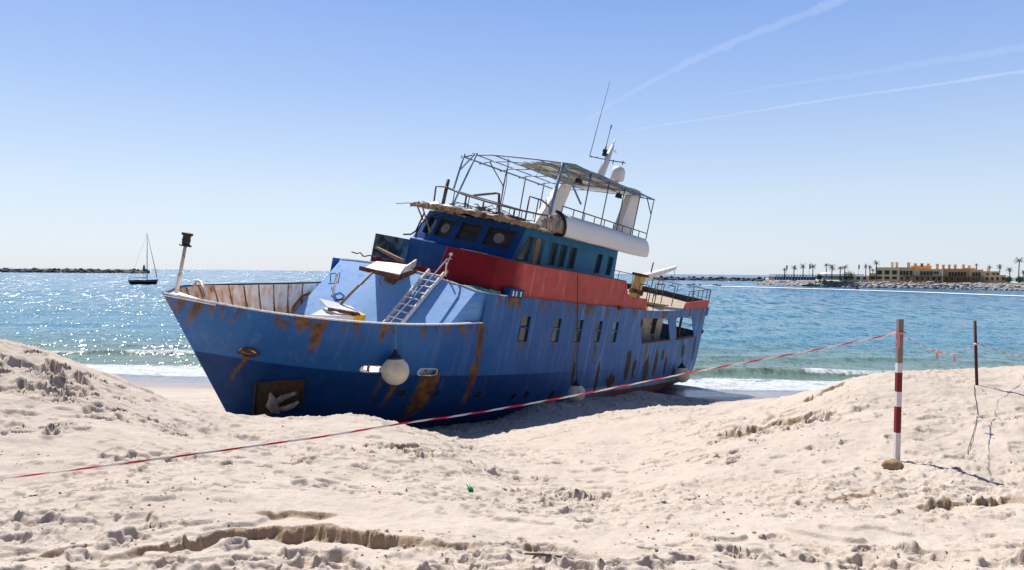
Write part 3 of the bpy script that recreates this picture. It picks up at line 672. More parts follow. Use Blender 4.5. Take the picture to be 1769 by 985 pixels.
def capsule(xc, zc, L, h, slope=0, n=7):
    P = []
    for s, a0 in ((1, -90), (-1, 90)):
        for k in range(n):
            a = math.radians(a0+180*k/(n-1)); dx = s*(L-h)/2
            P.append((xc+dx+math.cos(a)*h/2, zc+math.sin(a)*h/2+slope*(dx)))
    return P
quad_cut(capsule(-4.22, -1.185, .52, .17, -.05), 1.6, 3.4); quad_cut(capsule(-5.85, -1.20, .62, .17, 0), 1.9, 3.6)
PORTS = [(-5.38, -1.84), (-6.47, -1.84), (-8.12, -1.89), (-9.82, -2.02), (-10.51, -2.0), (-12.1, -2.06)]
for x, z in PORTS: quad_cut(capsule(x, z, .24, .239), 2.0, 3.7)
quad_cut(capsule(-1.7, -1.1, .30, .19), .6, 1.5)
cut(hull, cut_)
hull.data.polygons.foreach_set('use_smooth', [True]*len(hull.data.polygons)); hull.data.set_sharp_from_angle(angle=math.radians(35))

# linings behind ports and windows (dark deep recesses)
for xc, w in WIN:
    y0 = float(bdeck(xc))
    q = [(xc-w/2-.04, -.31), (xc+w/2+.04, -.31), (xc+w/2+.07, .55), (xc-w/2+.07-.04, .55)]
    fr = MB()
    fr.box((xc, y0-.12, .12), (w+.1, .03, .86)); wobj = sb(fr, 'window', M['curtain'])
    g = MB(); g.box((xc+.02, y0-.07, .36), (w, .02, .30)); g.box((xc-.01, y0-.07, -.06), (w*.55, .015, .40)); sb(g, 'pane', M['glass'], wobj)
    b = MB(); b.box((xc+.015, y0-.045, .16), (w, .03, .06)); b.box((xc-w/2-.005, y0-.06, .12), (.03, .09, .8)); b.box((xc+w/2+.0, y0-.06, .12), (.03, .09, .8)); sb(b, 'window_frame', M['house'], wobj)
for x, z in PORTS:
    # ring and dark glass
    xx, yy = None, None
    d = min(XS, key=lambda q: abs(float(sec(np.float64(q), np.float64(z))[0])-x)); y0 = float(sec(np.float64(d), np.float64(z))[1])
    eps = .05; d2 = d-.15; tang = Vector((float(sec(np.float64(d2), np.float64(z))[0])-x, float(sec(np.float64(d2), np.float64(z))[1])-y0, 0)).normalized()
    upv = Vector((0, float(sec(np.float64(d), np.float64(z+.1))[1])-y0, .1)).normalized(); nrm = tang.cross(upv).normalized()
    if nrm.y < 0: nrm = -nrm
    Q = Matrix((tang, nrm.cross(tang), nrm)).transposed()
    p = MB(); p.lathe([(.0, -.05), (.125, -.05), (.125, -.04), (0, -.04)], (x, y0, z), 16, Q); po = sb(p, 'porthole', M['glass'])
    r = MB(); R, rr = .128, .014
    G = [[Vector((x, y0, z))+Q @ Vector(((R+rr*math.cos(b))*math.cos(a), (R+rr*math.cos(b))*math.sin(a), rr*math.sin(b)+.004)) for b in np.linspace(0, 2*math.pi, 7)] for a in np.linspace(0, 2*math.pi, 21)]
    r.grid(G); sb(r, 'porthole_ring', M['dark_metal'], po, smooth=True)

# rail cap along the foredeck bulwark, both sides
def hullpt(xd, z, side=1, out=0.0):
    x, y = sec(np.float64(xd), np.float64(z)); return np.array([float(x), side*(float(y)+out), z])
xs_cap = [x for x in XS if x >= -7.52]
for side in (1, -1):
    cap = MB(); P = [np.array([x, side*max(float(bdeck(x)), .02), float(zbul(x))+.012]) for x in xs_cap]
    G = [[p+np.array([0, side*.02, -.025]), p+np.array([0, side*.02, .010]), p+np.array([0, -side*.045, .010]), p+np.array([0, -side*.045, -.025]), p+np.array([0, side*.02, -.025])] for p in P]
    cap.grid(G); sb(cap, 'rail_cap', M['white'] if side > 0 else M['dark_metal'], smooth=False)
M['frame'] = worn('rusty_frame', (.42, .30, .22), rust=.3, dirt=.3, rough=.85, rustcol=(.16, .06, .02))
# inner bulwark plating (white, rusty) with upright frames
ib = MB(); FRS = []
xi = [x for x in np.linspace(-.25, -7.6, 130)]
for side in (1, -1):
    G = []
    for x in xi:
        row = []
        for f in np.linspace(0, 1, 15):
            z = float(zbul(x))-.02-f*(1.32+float(zbul(x))); q = hullpt(x, z, side, -.085); q[1] = side*max(side*q[1], .01); row.append(q)
        G.append(row)
    ib.grid(G)
    for x in np.arange(-.75, -7.3, -.62):
        G0 = []
        for f in np.linspace(0, 1, 5):
            z = float(zbul(x))-.02-f*(1.30+float(zbul(x))); a = hullpt(x, z, side, -.08); b = hullpt(x, z, side, -.08-.035-.05*f)
            G0.append([a, b])
        fr = MB(); fr.slab([[r[0] for r in G0], [r[1] for r in G0]], (.02, 0, 0)); FRS.append(fr)
def _open(f):
    c = sum(np.array(ib.v[i]) for i in f)/4
    return c[1] > 0 and any(abs(c[0]-a) < L_/2+.03 and abs(c[2]-z_) < .11 for a, L_, z_ in ((-4.22, .52, -1.185), (-5.85, .62, -1.2)))
ib.f = [f for f in ib.f if not _open(f)]
bw = sb(ib, 'bulwark_lining', M['bulwark'], smooth=True); [sb(q, 'bulwark_frame', M['frame'], bw) for q in FRS]
# foredeck and main deck
fd = MB(); G = []
for x in np.concatenate([np.linspace(-1.2, -8, 14), np.linspace(-9, -26.2, 18)]):
    xx, y = sec(np.float64(x), np.float64(-1.32)); xx = float(xx); y = max(.02, float(y)-.09)
    G.append([np.array([xx, s*y, -1.32+.08*(1-s*s)]) for s in np.linspace(-1, 1, 7)])
fd.slab(G, (0, 0, -.06)); sb(fd, 'main_deck', worn('pale_deck_paint', (.84, .80, .76), rust=.06, dirt=.08))
# bow breasthook plate on the tip
bt = MB(); bt.slab([[np.array([-.03-.28*k, s*max(.015, float(bdeck(-.03-.28*k))-.03), float(zbul(-.03-.28*k))-.03]) for s in np.linspace(-1, 1, 5)] for k in np.linspace(0, 2.6, 8)], (0, 0, -.03)); 
sb(bt, 'bow_plate', M['white'])
# jackstaff with black lantern at the tip
js = MB(); js.tube([(-.30, .02, .02), (-.33, 0, 1.12)], [.045, .036], 8); jo = sb(js, 'jackstaff', M['white_rust'], smooth=True)
ln = MB(); ln.lathe([(.05, 0), (.13, .0), (.13, .03), (.085, .05), (.085, .12), (.095, .12), (.095, .15), (.085, .15), (.085, .23), (.12, .25), (.12, .30), (.03, .31)], (-.33, 0, 1.1), 14); sb(ln, 'lantern', M['black'], jo, smooth=True, sharp=40)
# bent mooring hoop on the bow bulwark
hp = MB(); hp.tube([(-1.55, -1.35, .0), (-1.5, -1.15, .2), (-1.4, -.85, .22), (-1.3, -.5, .05), (-1.25, -.25, -.3), (-1.2, -.2, -.7)], .035, 8); sb(hp, 'mooring_hoop', M['white_rust'], smooth=True)
dv = MB(); dv.tube([(-5.1, -1.75, -1.32), (-5.05, -1.75, -.45), (-5.3, -1.78, -.12), (-5.55, -1.8, -.02)], .05, 8); sb(dv, 'vent_pipe', M['rust'], smooth=True)

# anchor pocket on the port bow
M['pocket'] = worn('pocket_rust', (.075, .045, .03), rust=.2, dirt=.3, rough=.9, rustcol=(.09, .04, .015))
AP = [hullpt(-.70, -1.86), hullpt(-1.80, -1.60), hullpt(-1.72, -2.42), hullpt(-.62, -2.86)]
AP = [np.array(p) for p in ([-2.19, .84, -1.86], [-2.97, 1.62, -1.62], [-3.31, 1.23, -2.4], [-2.65, .38, -2.92])]
an = np.cross(AP[1]-AP[0], AP[3]-AP[0]); an /= np.linalg.norm(an)
if an[1] < 0: an = -an
ac = sum(AP)/4
pk = MB(); n_ = 12; G = []
for i in range(n_+1):
    row = []
    for j in range(n_+1):
        a, b = i/n_, j/n_; p = (AP[0]*(1-a)+AP[1]*a)*(1-b)+(AP[3]*(1-a)+AP[2]*a)*b
        row.append(p+an*.035)
    G.append(row)
pk.slab(G, -an*.12); pkt = sb(pk, 'anchor_pocket', M['pocket'])
rim = MB()
for a, b in zip(AP, AP[1:]+AP[:1]): rim.tube([a+an*.04, (a+b)/2+an*.045, b+an*.04], .028, 6)
sb(rim, 'pocket_rim', M['dark_metal'], pkt)
# hawse ring
hr = MB(); R = 21
Pm = [hullpt(0, 0)]
t1 = Vector((-.60, .80, 0)); 
hc = np.array([-1.7, 1.045, -1.1]); hn = np.cross(np.array([-.55, .50, 0]), np.array([.15, .22, .6])); hn /= np.linalg.norm(hn)
if hn[1] < 0: hn = -hn
ha = np.array([-.74, .67, 0.02]); hbv = np.cross(hn, ha)
hr.tube([hc+ha*.19*math.cos(a)+hbv*.11*math.sin(a)+hn*.01 for a in np.linspace(0, 2*math.pi, R)], .025, 8, cap=False); sb(hr, 'hawse_ring', M['rust'], smooth=True)
hd = MB(); hd.prism([hc+ha*.18*math.cos(a)+hbv*.1*math.sin(a)-hn*.09 for a in np.linspace(0, 2*math.pi, 16)[:-1]], -hn*.03); sb(hd, 'hawse_pipe', M['rust'])
# slot rims
for xc, L, zc in ((-4.22, .52, -1.185), (-5.85, .62, -1.2)):
    r_ = MB(); path = []
    for x, z in capsule(xc, zc, L+.02, .19, -.05 if xc > -5 else 0):
        d = min(np.linspace(-3, -8, 400), key=lambda q: abs(float(sec(np.float64(q), np.float64(z))[0])-x)); path.append((x, float(sec(np.float64(d), np.float64(z))[1])+.006, z))
    r_.tube(path+[path[0]], .016, 6, cap=False); sl = sb(r_, 'mooring_slot', M['white_rust'])
    bb = MB(); y0 = np.mean([p[1] for p in path]); bb.tube([(xc-.12, y0-.5, zc-.35), (xc-.12, y0-.5, zc+.3)], .09, 10); sb(bb, 'bollard', M['white_rust'], sl)

# raised deck front: raked plate with side facets
def ztop(y): return 1.06+.18*(1-min(1, (abs(y)/2.9))**2)
df = MB(); G = []
ysf = list(np.linspace(-2.82, 2.82, 25))
def front_x(y, z): 
    return -7.5+(ztop(y)-z)*.86+.0*y
rows = np.linspace(0, 1, 12)
def facet(y_top, x_top, y_bot, x_bot, zt): return [np.array([x_top+(x_bot-x_top)*f, y_top+(y_bot-y_top)*f, zt+(-1.34-zt)*f]) for f in rows]
for side_y in ysf:
    f_bot = .955
    G.append(facet(side_y, -7.5, side_y*f_bot, -5.45, ztop(side_y)))
pre = [facet(-3.24, -8.0, -3.1, -7.4, 1.055), facet(-3.1, -7.72, -2.95, -6.65, 1.06)]
post = [facet(3.1, -7.72, 2.95, -6.65, 1.06), facet(3.24, -8.0, 3.1, -7.4, 1.055)]
df.slab(pre+G+post, (-.05, 0, -.0)); front = sb(df, 'deckhouse_front', M['front'])
ce = MB(); ce.tube([r[0]+np.array([.0, 0, .012]) for r in (G+post)], .022, 6); ce.tube([(-8.0, 3.25, 1.065), (-8.45, 3.3, 1.07), (-9.0, 3.335, 1.07)], .022, 6); sb(ce, 'edge_moulding', M['white'], front)
# fill plate between bulwark end and deckhouse corner
# upper deck
ud = MB(); G = []
for x in np.concatenate([[-7.52, -7.75, -8.0], np.linspace(-8.5, -26.4, 30)]):
    y = float(bdeck(x))-.02 if x < -7.9 else 2.82+(7.52+x)/-.5*.40
    y = min(y, float(bdeck(x))-.02); ze = float(zedge(x))
    G.append([np.array([x, s*y, ze-.012+.17*(1-s*s)]) for s in np.linspace(-1, 1, 11)])
ud.slab(G, (0, 0, -.05)); sb(ud, 'upper_deck', M['deck'])
# stern overhang fascia of the upper deck
fa = MB(); 
G = [[np.array([-26.42, s*3.1, 1.08-.02]), np.array([-26.42, s*3.1, 1.47])] for s in np.linspace(-1, 1, 5)]
fa.slab(G, (-.28, 0, 0)); sb(fa, 'stern_fascia', M['hull'])
# transom below
tr = MB(); zz = np.linspace(float(zkeel(-26.4)), .14, 14); G = []
for z in zz:
    y = float(sec(np.float64(-26.4), np.float64(z))[1]); G.append([np.array([-26.38, s*max(y, .02), z]) for s in np.linspace(-1, 1, 7)])
tr.slab(G, (-.05, 0, 0)); sb(tr, 'transom', M['hull'])
sg = MB(); sg.tube([(-26.46, s*3.1, .16) for s in np.linspace(-1, 1, 9)], .05, 8); sg.tube([(-26.4, 3.06, .15), (-26.47, 3.1, .32)], .06, 8); sb(sg, 'stern_guard', M['rust'])
# red bulwark: front piece, rounded corner, long side, low aft side
rb = MB()
pathr = [(-7.83, .95, 1.20), (-7.86, 1.65, 1.17), (-7.88, 2.2, 1.13), (-7.92, 2.62, 1.10), (-8.06, 2.90, 1.08), (-8.35, 3.06, 1.07), (-8.8, 3.13, 1.06), (-9.6, 3.18, 1.06), (-11, 3.23, 1.06), (-13, 3.27, 1.06), (-15, 3.26, 1.06), (-16.25, 3.24, 1.06)]
G = [[np.array([x+(-.0), y+(0 if k else 0), z]), np.array([x-(.05 if k < 5 else 0), y+(.22 if k == 0 else 0)-(.03 if k > 4 else 0), 2.15 if k < 5 else 2.11])] for k, (x, y, z) in enumerate(pathr)]
G = [[r[0], r[0]*.67+r[1]*.33, r[0]*.33+r[1]*.67, r[1]] for r in G]
rb.slab(G, (-.03, -.035, 0))
rbo = sb(rb, 'red_bulwark', M['red'], smooth=True, sharp=30)
rb2 = MB(); G = []
for x in np.linspace(-16.25, -18.6, 8):
    y = float(bdeck(x))-.12; h = 2.09 if x > -16.3 else (1.62 if x > -16.6 else 1.51); G.append([np.array([x, y, 1.06]), np.array([x, y-.02, h])])
rb2.slab(G, (0, -.04, 0)); sb(rb2, 'low_red_bulwark', M['red'])
rb3 = MB(); rb3.slab([[np.array([-7.80, y, ztop(y)-.02]), np.array([-7.82, y, ztop(y)+.16])] for y in np.linspace(-1.8, .98, 6)], (-.03, 0, 0)); sb(rb3, 'red_coaming', M['red'])
rt = MB(); rt.tube([(-7.91, 1.64, 2.165)]+[r[3]+np.array([-.01, -.015, .012]) for r in G[:0]]+[(-7.93, 2.2, 2.165), (-7.97, 2.62, 2.16), (-8.1, 2.88, 2.15), (-8.38, 3.02, 2.13), (-8.82, 3.09, 2.12), (-9.62, 3.14, 2.12), (-11, 3.19, 2.12), (-13, 3.23, 2.12), (-15, 3.22, 2.12), (-16.25, 3.2, 2.11)], .022, 6); sb(rt, 'bulwark_cap', M['dark_metal'], rbo)
ht = MB()
for p in ((-7.78, 1.45, 1.95), (-7.76, 1.42, 1.42)): ht.tube([np.array(p), np.array(p)+np.array([.09, .02, 0])], [.05, .04], 8)
ht.tube([(-7.78, 1.42, 1.9), (-7.74, 1.35, 1.5)], .014, 6); sb(ht, 'gate_hinge', M['white_rust'], rbo)
vb = MB(); vb.box((-8.75, 3.24, 1.17), (.75, .26, .26)); vo = sb(vb, 'deck_box', M['house'], bevel=.02)
vb2 = MB()
for k, xx in enumerate((-8.55, -8.72, -8.95)): vb2 = MB(); vb2.box((xx, 3.372, 1.16), (.07, .01, .15)); sb(vb2, 'deck_box_vent', M['white'], vo)
fb = MB(); fb.box((-15.9, 3.39, 1.05), (.42, .1, .11)); sb(fb, 'fairlead', M['dark_metal'])
# stern red bulwark (port), transom bulwark (dark inside)
rs = MB(); G = []
for x in np.linspace(-22.95, -26.6, 8):
    y = float(bdeck(max(x, -26.4)))-.02; G.append([np.array([x, y, float(zedge(max(x, -26.4)))-.02]), np.array([x-(.15 if x > -23 else 0), y-.01, 1.55+.28*min(1, (-x-22.95)/3.2)])])
rs.slab(G, (0, -.05, 0)); sb(rs, 'stern_bulwark', M['red'])
ts = MB(); ts.slab([[np.array([-26.6, s*3.05, 1.45]), np.array([-26.66, s*3.05, 1.82+.06*(1-s)])] for s in np.linspace(-1, 1, 6)], (.04, 0, 0)); sb(ts, 'transom_bulwark', M['dark_metal'])
sw = MB(); sw.slab([[np.array([x, -float(bdeck(x))+.1, float(zedge(x))-.03]), np.array([x, -float(bdeck(x))+.12, 2.1])] for x in np.linspace(-9.2, -26.5, 24)], (0, .04, 0)); sb(sw, 'starboard_bulwark', M['grey_panel'])

# railings
def railing(posts, h, name='railing', mat='rail', mids=(.5,), r=.018, lean=None, parent=None):
    mb = MB(); up = np.array(lean if lean is not None else (0, 0, 1.)); P = [np.asarray(p, float) for p in posts]
    for p in P: mb.tube([p, p+up*h], r, 6)
    mb.tube([p+up*h for p in P], r*1.15, 6)
    for m in mids: mb.tube([p+up*h*m for p in P], r*.85, 6)
    return sb(mb, name, M[mat], parent)
railing([(-26.63, s, 1.84-.02*s) for s in np.linspace(-3, 3.0, 8)], .58, mids=(), r=.02)
railing([(x, float(bdeck(x))-.05, 1.55+.28*min(1, (-x-22.95)/3.2)) for x in (-23.3, -24.0, -24.7, -25.4, -26.1, -26.6)], .52, mids=(), r=.02)
railing([(-17.6, 3.2, 1.5), (-18.5, 3.2, 1.5)], .6, mids=(), r=.022)
railing([(-18.7, 3.22, 1.05), (-19.3, 3.24, 1.06)], 1.4, mids=(.62,), r=.022)
railing([(-20.6, 2.7, 1.2), (-21.3, 2.3, 1.25), (-22.3, 2.3, 1.28), (-22.9, 2.6, 1.25)], .95, mids=(.45,), r=.022)
railing([(x, -3.0, 2.1) for x in np.linspace(-17.5, -26.4, 9)], .45, mids=(), r=.02)
railing([(-26.35, s, .15) for s in np.linspace(-2.9, 2.9, 7)], .62, mids=(.5,), r=.02)
# deck platform aft
pf = MB(); pf.box((-21.6, 2.0, 1.27), (2.2, 1.1, .09)); sb(pf, 'hatch_platform', M['crane_yellow'])

# crane: rusty yellow column, white jib
cr = MB(); cr.hexa([(-20.9, 1.45, 1.15), (-20.45, 1.45, 1.15), (-20.45, 1.85, 1.15), (-20.9, 1.85, 1.15), (-21.15, 1.48, 2.42), (-20.7, 1.48, 2.42), (-20.7, 1.82, 2.42), (-21.15, 1.82, 2.42)])
cro = sb(cr, 'crane_column', M['crane_yellow'], bevel=.03)
cr2 = MB(); cr2.box((-20.93, 1.65, 2.47), (.66, .54, .12)); sb(cr2, 'crane_cap', M['rust'], cro); cr2 = MB(); cr2.tube([(-20.8, 1.65, 1.55), (-20.83, 1.65, 1.72)], .33, 12); sb(cr2, 'crane_collar', M['rust'], cro)
cr3 = MB(); cr3.hexa([(-20.95, 1.5, 2.12), (-20.95, 1.8, 2.12), (-21.15, 1.8, 2.5), (-21.15, 1.5, 2.5), (-24.75, 1.58, 3.08), (-24.75, 1.72, 3.08), (-24.85, 1.72, 3.24), (-24.85, 1.58, 3.24)])
sb(cr3, 'crane_jib', M['white'], cro)
cr4 = MB(); cr4.tube([(-24.8, 1.65, 3.1), (-24.85, 1.68, 2.2)], .012, 5); sb(cr4, 'hoist_wire', M['black'], cro); cr4 = MB(); cr4.tube([(-22, 1.65, 2.6), (-22.05, 1.65, 3.15)], .03, 6); sb(cr4, 'jib_pin', M['black'], cro)

# inner house on the main deck (white, seen through the aft openings)
ih = MB(); ih.hexa([(-8.3, -2.1, -.93), (-8.3, 2.1, -.93), (-23.2, 2.2, -.93), (-23.2, -2.2, -.93), (-8.3, -2.1, 1.0), (-8.3, 2.1, 1.0), (-23.3, 2.2, 1.06), (-23.3, -2.2, 1.06)])
iho = sb(ih, 'aft_cabin', M['white_rust'])
for xx in (-20.7, -22.3):
    w = MB(); w.box((xx, 2.2, .25), (.42, .04, .72)); wo = sb(w, 'cabin_window', M['interior'], iho)
for a_, b_ in (((-18.3, 3.3, -.3), (-21.9, 3.24, -.17)), ((-22.6, 3.24, -.12), (-25.3, 3.06, 0.0))): wf = MB(); wf.tube([a_, b_], .045, 8); sb(wf, 'opening_sill', M['rust'])
for a in ((-23.4, 2.0), (-23.7, 2.9), (-26.1, 2.8), (-26.1, -2.8)): ps = MB(); ps.tube([(a[0], a[1], -.9), (a[0], a[1], 1.1)], .06, 8); sb(ps, 'deck_pillar', M['rust'])
jk = MB()
for k in range(26):
    a = np.array([-23.6-rng.random()*.7, 2.3+rng.random()*.7, -.85+rng.random()*1.2]); jk.tube([a, a+np.array([rng.uniform(-.3, .3), rng.uniform(-.3, .3), rng.uniform(-.5, .5)])], rng.uniform(.015, .05), 5)
sb(jk, 'tangled_pipes', M['dark_metal'])

# wheelhouse
M['disc'] = plain('frosted_disc', (.20, .21, .22), .3)
wh = MB()
def whring(z, xc, xs, yf, yb, xb): return [(xb, -yb, z), (xs, -yf, z), (xc, -1.1, z), (xc+.04, 0, z), (xc, 1.1, z), (xs, yf, z), (xb, yb, z)]
R0 = whring(1.0, -9.45, -9.85, 2.17, 2.2, -17.25); R1 = whring(2.16, -9.42, -9.83, 2.17, 2.2, -17.22); R1b = whring(2.2, -9.56, -9.92, 2.15, 2.19, -17.22); R2 = whring(3.26, -10.02, -10.5, 2.1, 2.18, -17.15)
n = 7; V = R0+R1+R1b+R2; F = []
for k in range(3):
    for j in range(n): F.append((k*n+j, k*n+(j+1) % n, (k+1)*n+(j+1) % n, (k+1)*n+j))
F += [tuple(range(n))[::-1], tuple(range(3*n, 4*n))]
wh.add(V, F); house = sb(wh, 'wheelhouse', M['house'])
cw = MB(); panes = []
def lift(p): return tuple(np.asarray(p)-BASE)
def front_pt(y, z):   # on the raked front
    f = (z-2.2)/1.06; xc = -9.56+f*(-10.02+9.56); xs = -9.92+f*(-10.5+9.92)
    a = abs(y); x = xc+.04*(1-a/1.1) if a < 1.1 else xc+(xs-xc)*(a-1.1)/1.04
    return np.array([x, y, z])
FW = [(-1.72, -1.12), (-1.0, -.36), (-.05, .78), (1.05, 1.86)]
for y0, y1 in FW:
    q = [front_pt(y0, 2.42), front_pt(y1, 2.42), front_pt(y1, 3.04), front_pt(y0, 3.04)]
    nn = np.cross(q[1]-q[0], q[3]-q[0]); nn /= np.linalg.norm(nn); nn = nn if nn[0] > 0 else -nn
    cw.prism([lift(p-nn*.10) for p in q], nn*.3); panes.append((q, nn, 'windscreen'))
SWN = [([(-10.12, 2.18), (-10.78, 2.18), (-10.98, 2.97), (-10.66, 2.97)], 0), ([(-10.98, 1.45), (-11.5, 1.45), (-11.56, 2.97), (-11.04, 2.97)], 1), ([(-12.08, 2.2), (-12.46, 2.2), (-12.52, 2.94), (-12.14, 2.94)], 0), ([(-12.72, 2.2), (-13.1, 2.2), (-13.16, 2.94), (-12.78, 2.94)], 0), ([(-13.42, 2.2), (-13.8, 2.2), (-13.86, 2.94), (-13.48, 2.94)], 0), ([(-15.5, 2.2), (-15.85, 2.2), (-15.9, 2.92), (-15.55, 2.92)], 0), ([(-16.45, 2.2), (-16.8, 2.2), (-16.85, 2.92), (-16.5, 2.92)], 0)]
for q, door in SWN:
    P = [np.array([x, 2.19, z]) for x, z in q]; cw.prism([lift((p[0], 2.06 if not door else 2.04, p[2])) for p in P], (0, .4, 0)); panes.append((P, np.array([0, 1., 0]), 'door' if door else 'side_window'))
cut(house, cw)
for q, nn, nm in panes:
    g = MB(); dep = .085 if nm == 'windscreen' else .09
    cq = sum(q)/4
    qq = [cq+(p-cq)*1.02-nn*dep for p in q]
    if nm == 'windscreen':
        g.prism(qq, -nn*.02); o = sb(g, nm, M['glass'], house)
    else:
        g.prism(qq, -nn*.02); o = sb(g, nm, M['curtain'] if nm == 'door' else M['glass'], house)
    gk = MB(); gq = [p+nn*.004 for p in q]; gk.tube(gq+[gq[0]], .016, 5, cap=False); sb(gk, 'window_seal', M['dark_metal'], o)
# sill ledge below the front windows
le = MB(); le.slab([[np.array([-9.40-.02, y, 2.17]) if abs(y) < 1.15 else np.array([-9.42-(abs(y)-1.1)*.38, y, 2.17]), np.array([-9.60, y, 2.2]) if abs(y) < 1.15 else np.array([-9.60-(abs(y)-1.1)*.36, y, 2.2])] for y in np.linspace(-2.15, -.7, 5)], (0, 0, .03)); sb(le, 'window_ledge', M['front'], house)
# clear-view discs in two windscreens
for yc in (-.70, 1.46):
    p = front_pt(yc, 2.75); q, nn, _ = panes[3 if yc > 0 else 1]; 
    zx = Vector(nn).to_track_quat('Z', 'Y').to_matrix()
    d = MB(); d.lathe([(0, 0), (.18, 0), (.18, .012), (.16, .012), (.16, .004), (.05, .004), (.05, .03), (0, .03)], tuple(p-nn*.08), 24, zx); sb(d, 'clear_view_disc', M['disc'], house)
# curved handrail and broken trim at the starboard front corner
cu = MB(); cu.tube([front_pt(-1.25, 3.1)+np.array([.12, 0, 0]), front_pt(-1.5, 3.02)+np.array([.2, 0, 0]), front_pt(-1.75, 2.75)+np.array([.25, 0, 0]), front_pt(-1.8, 2.42)+np.array([.2, 0, 0]), front_pt(-1.78, 2.2)+np.array([.1, 0, 0])], .028, 8)
cu.tube([(-9.62, -2.3, 2.25), (-9.55, -1.9, 2.3), (-9.6, -1.75, 2.45), (-9.9, -1.8, 3.1)], .03, 6); sb(cu, 'window_handrail', M['black'], house, smooth=True)

# roof with a rotten, broken front edge
rf = MB(); G = []
rg_ = np.random.default_rng(5)
for i, x in enumerate(np.concatenate([np.linspace(-9.25, -9.9, 4), np.linspace(-10.6, -18.4, 20)])):
    row = []
    for s in np.linspace(-1, 1, 23):
        hw = 2.28 if x > -9.9 else 2.5
        j = rg_.normal()*(.05 if x > -9.6 else .012)
        row.append(np.array([x+(-.5*abs(s)**2.2+rg_.normal()*.05 if x > -10 else 0), s*hw, 3.30+.10*(1-s*s)+j]))
    G.append(row)
rf.slab(G, (0, 0, .07)); roof = sb(rf, 'roof', M['white_rust'])
fe = MB()
G = []
for k in range(120):
    f = k/119
    if f < .62:
        s = -1+f/.62*2; x = -9.20-.5*abs(s)**2.2; y = s*2.32
    else:
        x = -9.72-(f-.62)/.38*2.6; y = 2.36+.17*min(1, (f-.62)/.06)
    hu = .05+.05*gn(np.array([k*.21]), np.array([.3]), 3)[0]+rg_.random()*.022; hd = .055+.06*gn(np.array([k*.17]), np.array([7.3]), 5)[0]+rg_.random()*.03
    ox = .03*gn(np.array([k*.3]), np.array([2.3]), 6)[0]; zc = 3.325+(.0 if f < .62 else -.03)
    G.append([np.array([x+ox, y, zc-hd]), np.array([x+ox+.01, y, zc]), np.array([x+ox, y, zc+hu])])
fe.slab(G, (-.035, -.02, 0))
for k in range(16):
    a = np.array([-9.6-rg_.random()*.35, -1.9+rg_.random()*1.2, 3.39+rg_.random()*.08]); d = np.array([rg_.normal()*.10, rg_.normal()*.18, rg_.normal()*.02])
    fe.hexa([a-d+np.array(v) for v in ((-.05, 0, 0), (.05, 0, 0), (.05, 0, .02), (-.05, 0, .02))]+[a+d+np.array(v) for v in ((-.04, 0, 0), (.04, 0, 0), (.04, 0, .02), (-.04, 0, .02))])
fe.tube([(-9.9, -1.9, 3.40), (-9.62, -2.4, 3.34), (-9.5, -2.8, 3.25)], .014, 5)
for (a, b) in (((-9.25, -1.6, 3.3), (-9.4, -1.35, 2.85)), ((-9.2, -1.32, 3.3), (-9.3, -.85, 2.5)), ((-9.22, -1.0, 3.28), (-9.55, .3, 3.2))): fe.tube([a, b], .028, 5)
sb(fe, 'broken_fascia', worn('rotten_wood', (.34, .22, .12), rust=.22, dirt=.3, rough=.9, rustcol=(.12, .045, .02)), roof)
de = MB(); de.slab([[np.array([x, 2.40-.02, 3.24]), np.array([x, 2.56, 3.26])] for x in np.linspace(-10.5, -17.3, 6)], (0, 0, .06)); sb(de, 'roof_edge', M['white_rust'], roof)
# rounded white side fairing of the bridge deck, torn open at its front end
wf_ = MB(); G = []
prof = [(2.50, 3.205), (2.82, 3.21), (2.865, 3.27), (2.87, 3.5), (2.81, 3.70), (2.71, 3.85), (2.57, 3.94), (2.40, 3.97)]
for x in np.linspace(-11.6, -18.55, 24): G.append([np.array([x, y, z+.006*math.sin(x*2)]) for y, z in prof])
wf_.slab(G, (0, -.03, -.01)); sb(wf_, 'side_fairing', M['fair'], smooth=True, sharp=40)
tf = MB(); G = []
for i, x in enumerate(np.linspace(-10.75, -11.65, 12)):
    sc = .35+.6*(i/11); G.append([np.array([x, 2.35+(y-2.35)*sc*.9+rg_.normal()*.02, 3.34+(z-3.3)*sc*.95+rg_.normal()*.03]) for y, z in prof])
tf.slab(G, (0, -.03, -.01)); sb(tf, 'torn_fairing', worn('torn_fairing', (.40, .34, .28), rust=.2, dirt=.4, rough=.9))
tg = MB(); tg.tube([np.array([-11.58, y, z]) for y, z in prof], .05, 8); tg.slab([[np.array([-11.75, 2.2, 3.36]), np.array([-11.75, 2.2, 3.9])], [np.array([-11.75, 2.75, 3.36]), np.array([-11.75, 2.75, 3.88])]], (-.02, 0, 0)); sb(tg, 'fairing_mouth', M['black'])
ed = MB(); ed.slab([[np.array([x, 2.3, 3.2]), np.array([x, 2.75, 3.28])] for x in (-17.2, -18.55)], (0, 0, .04)); sb(ed, 'fairing_underside', M['white_rust'])

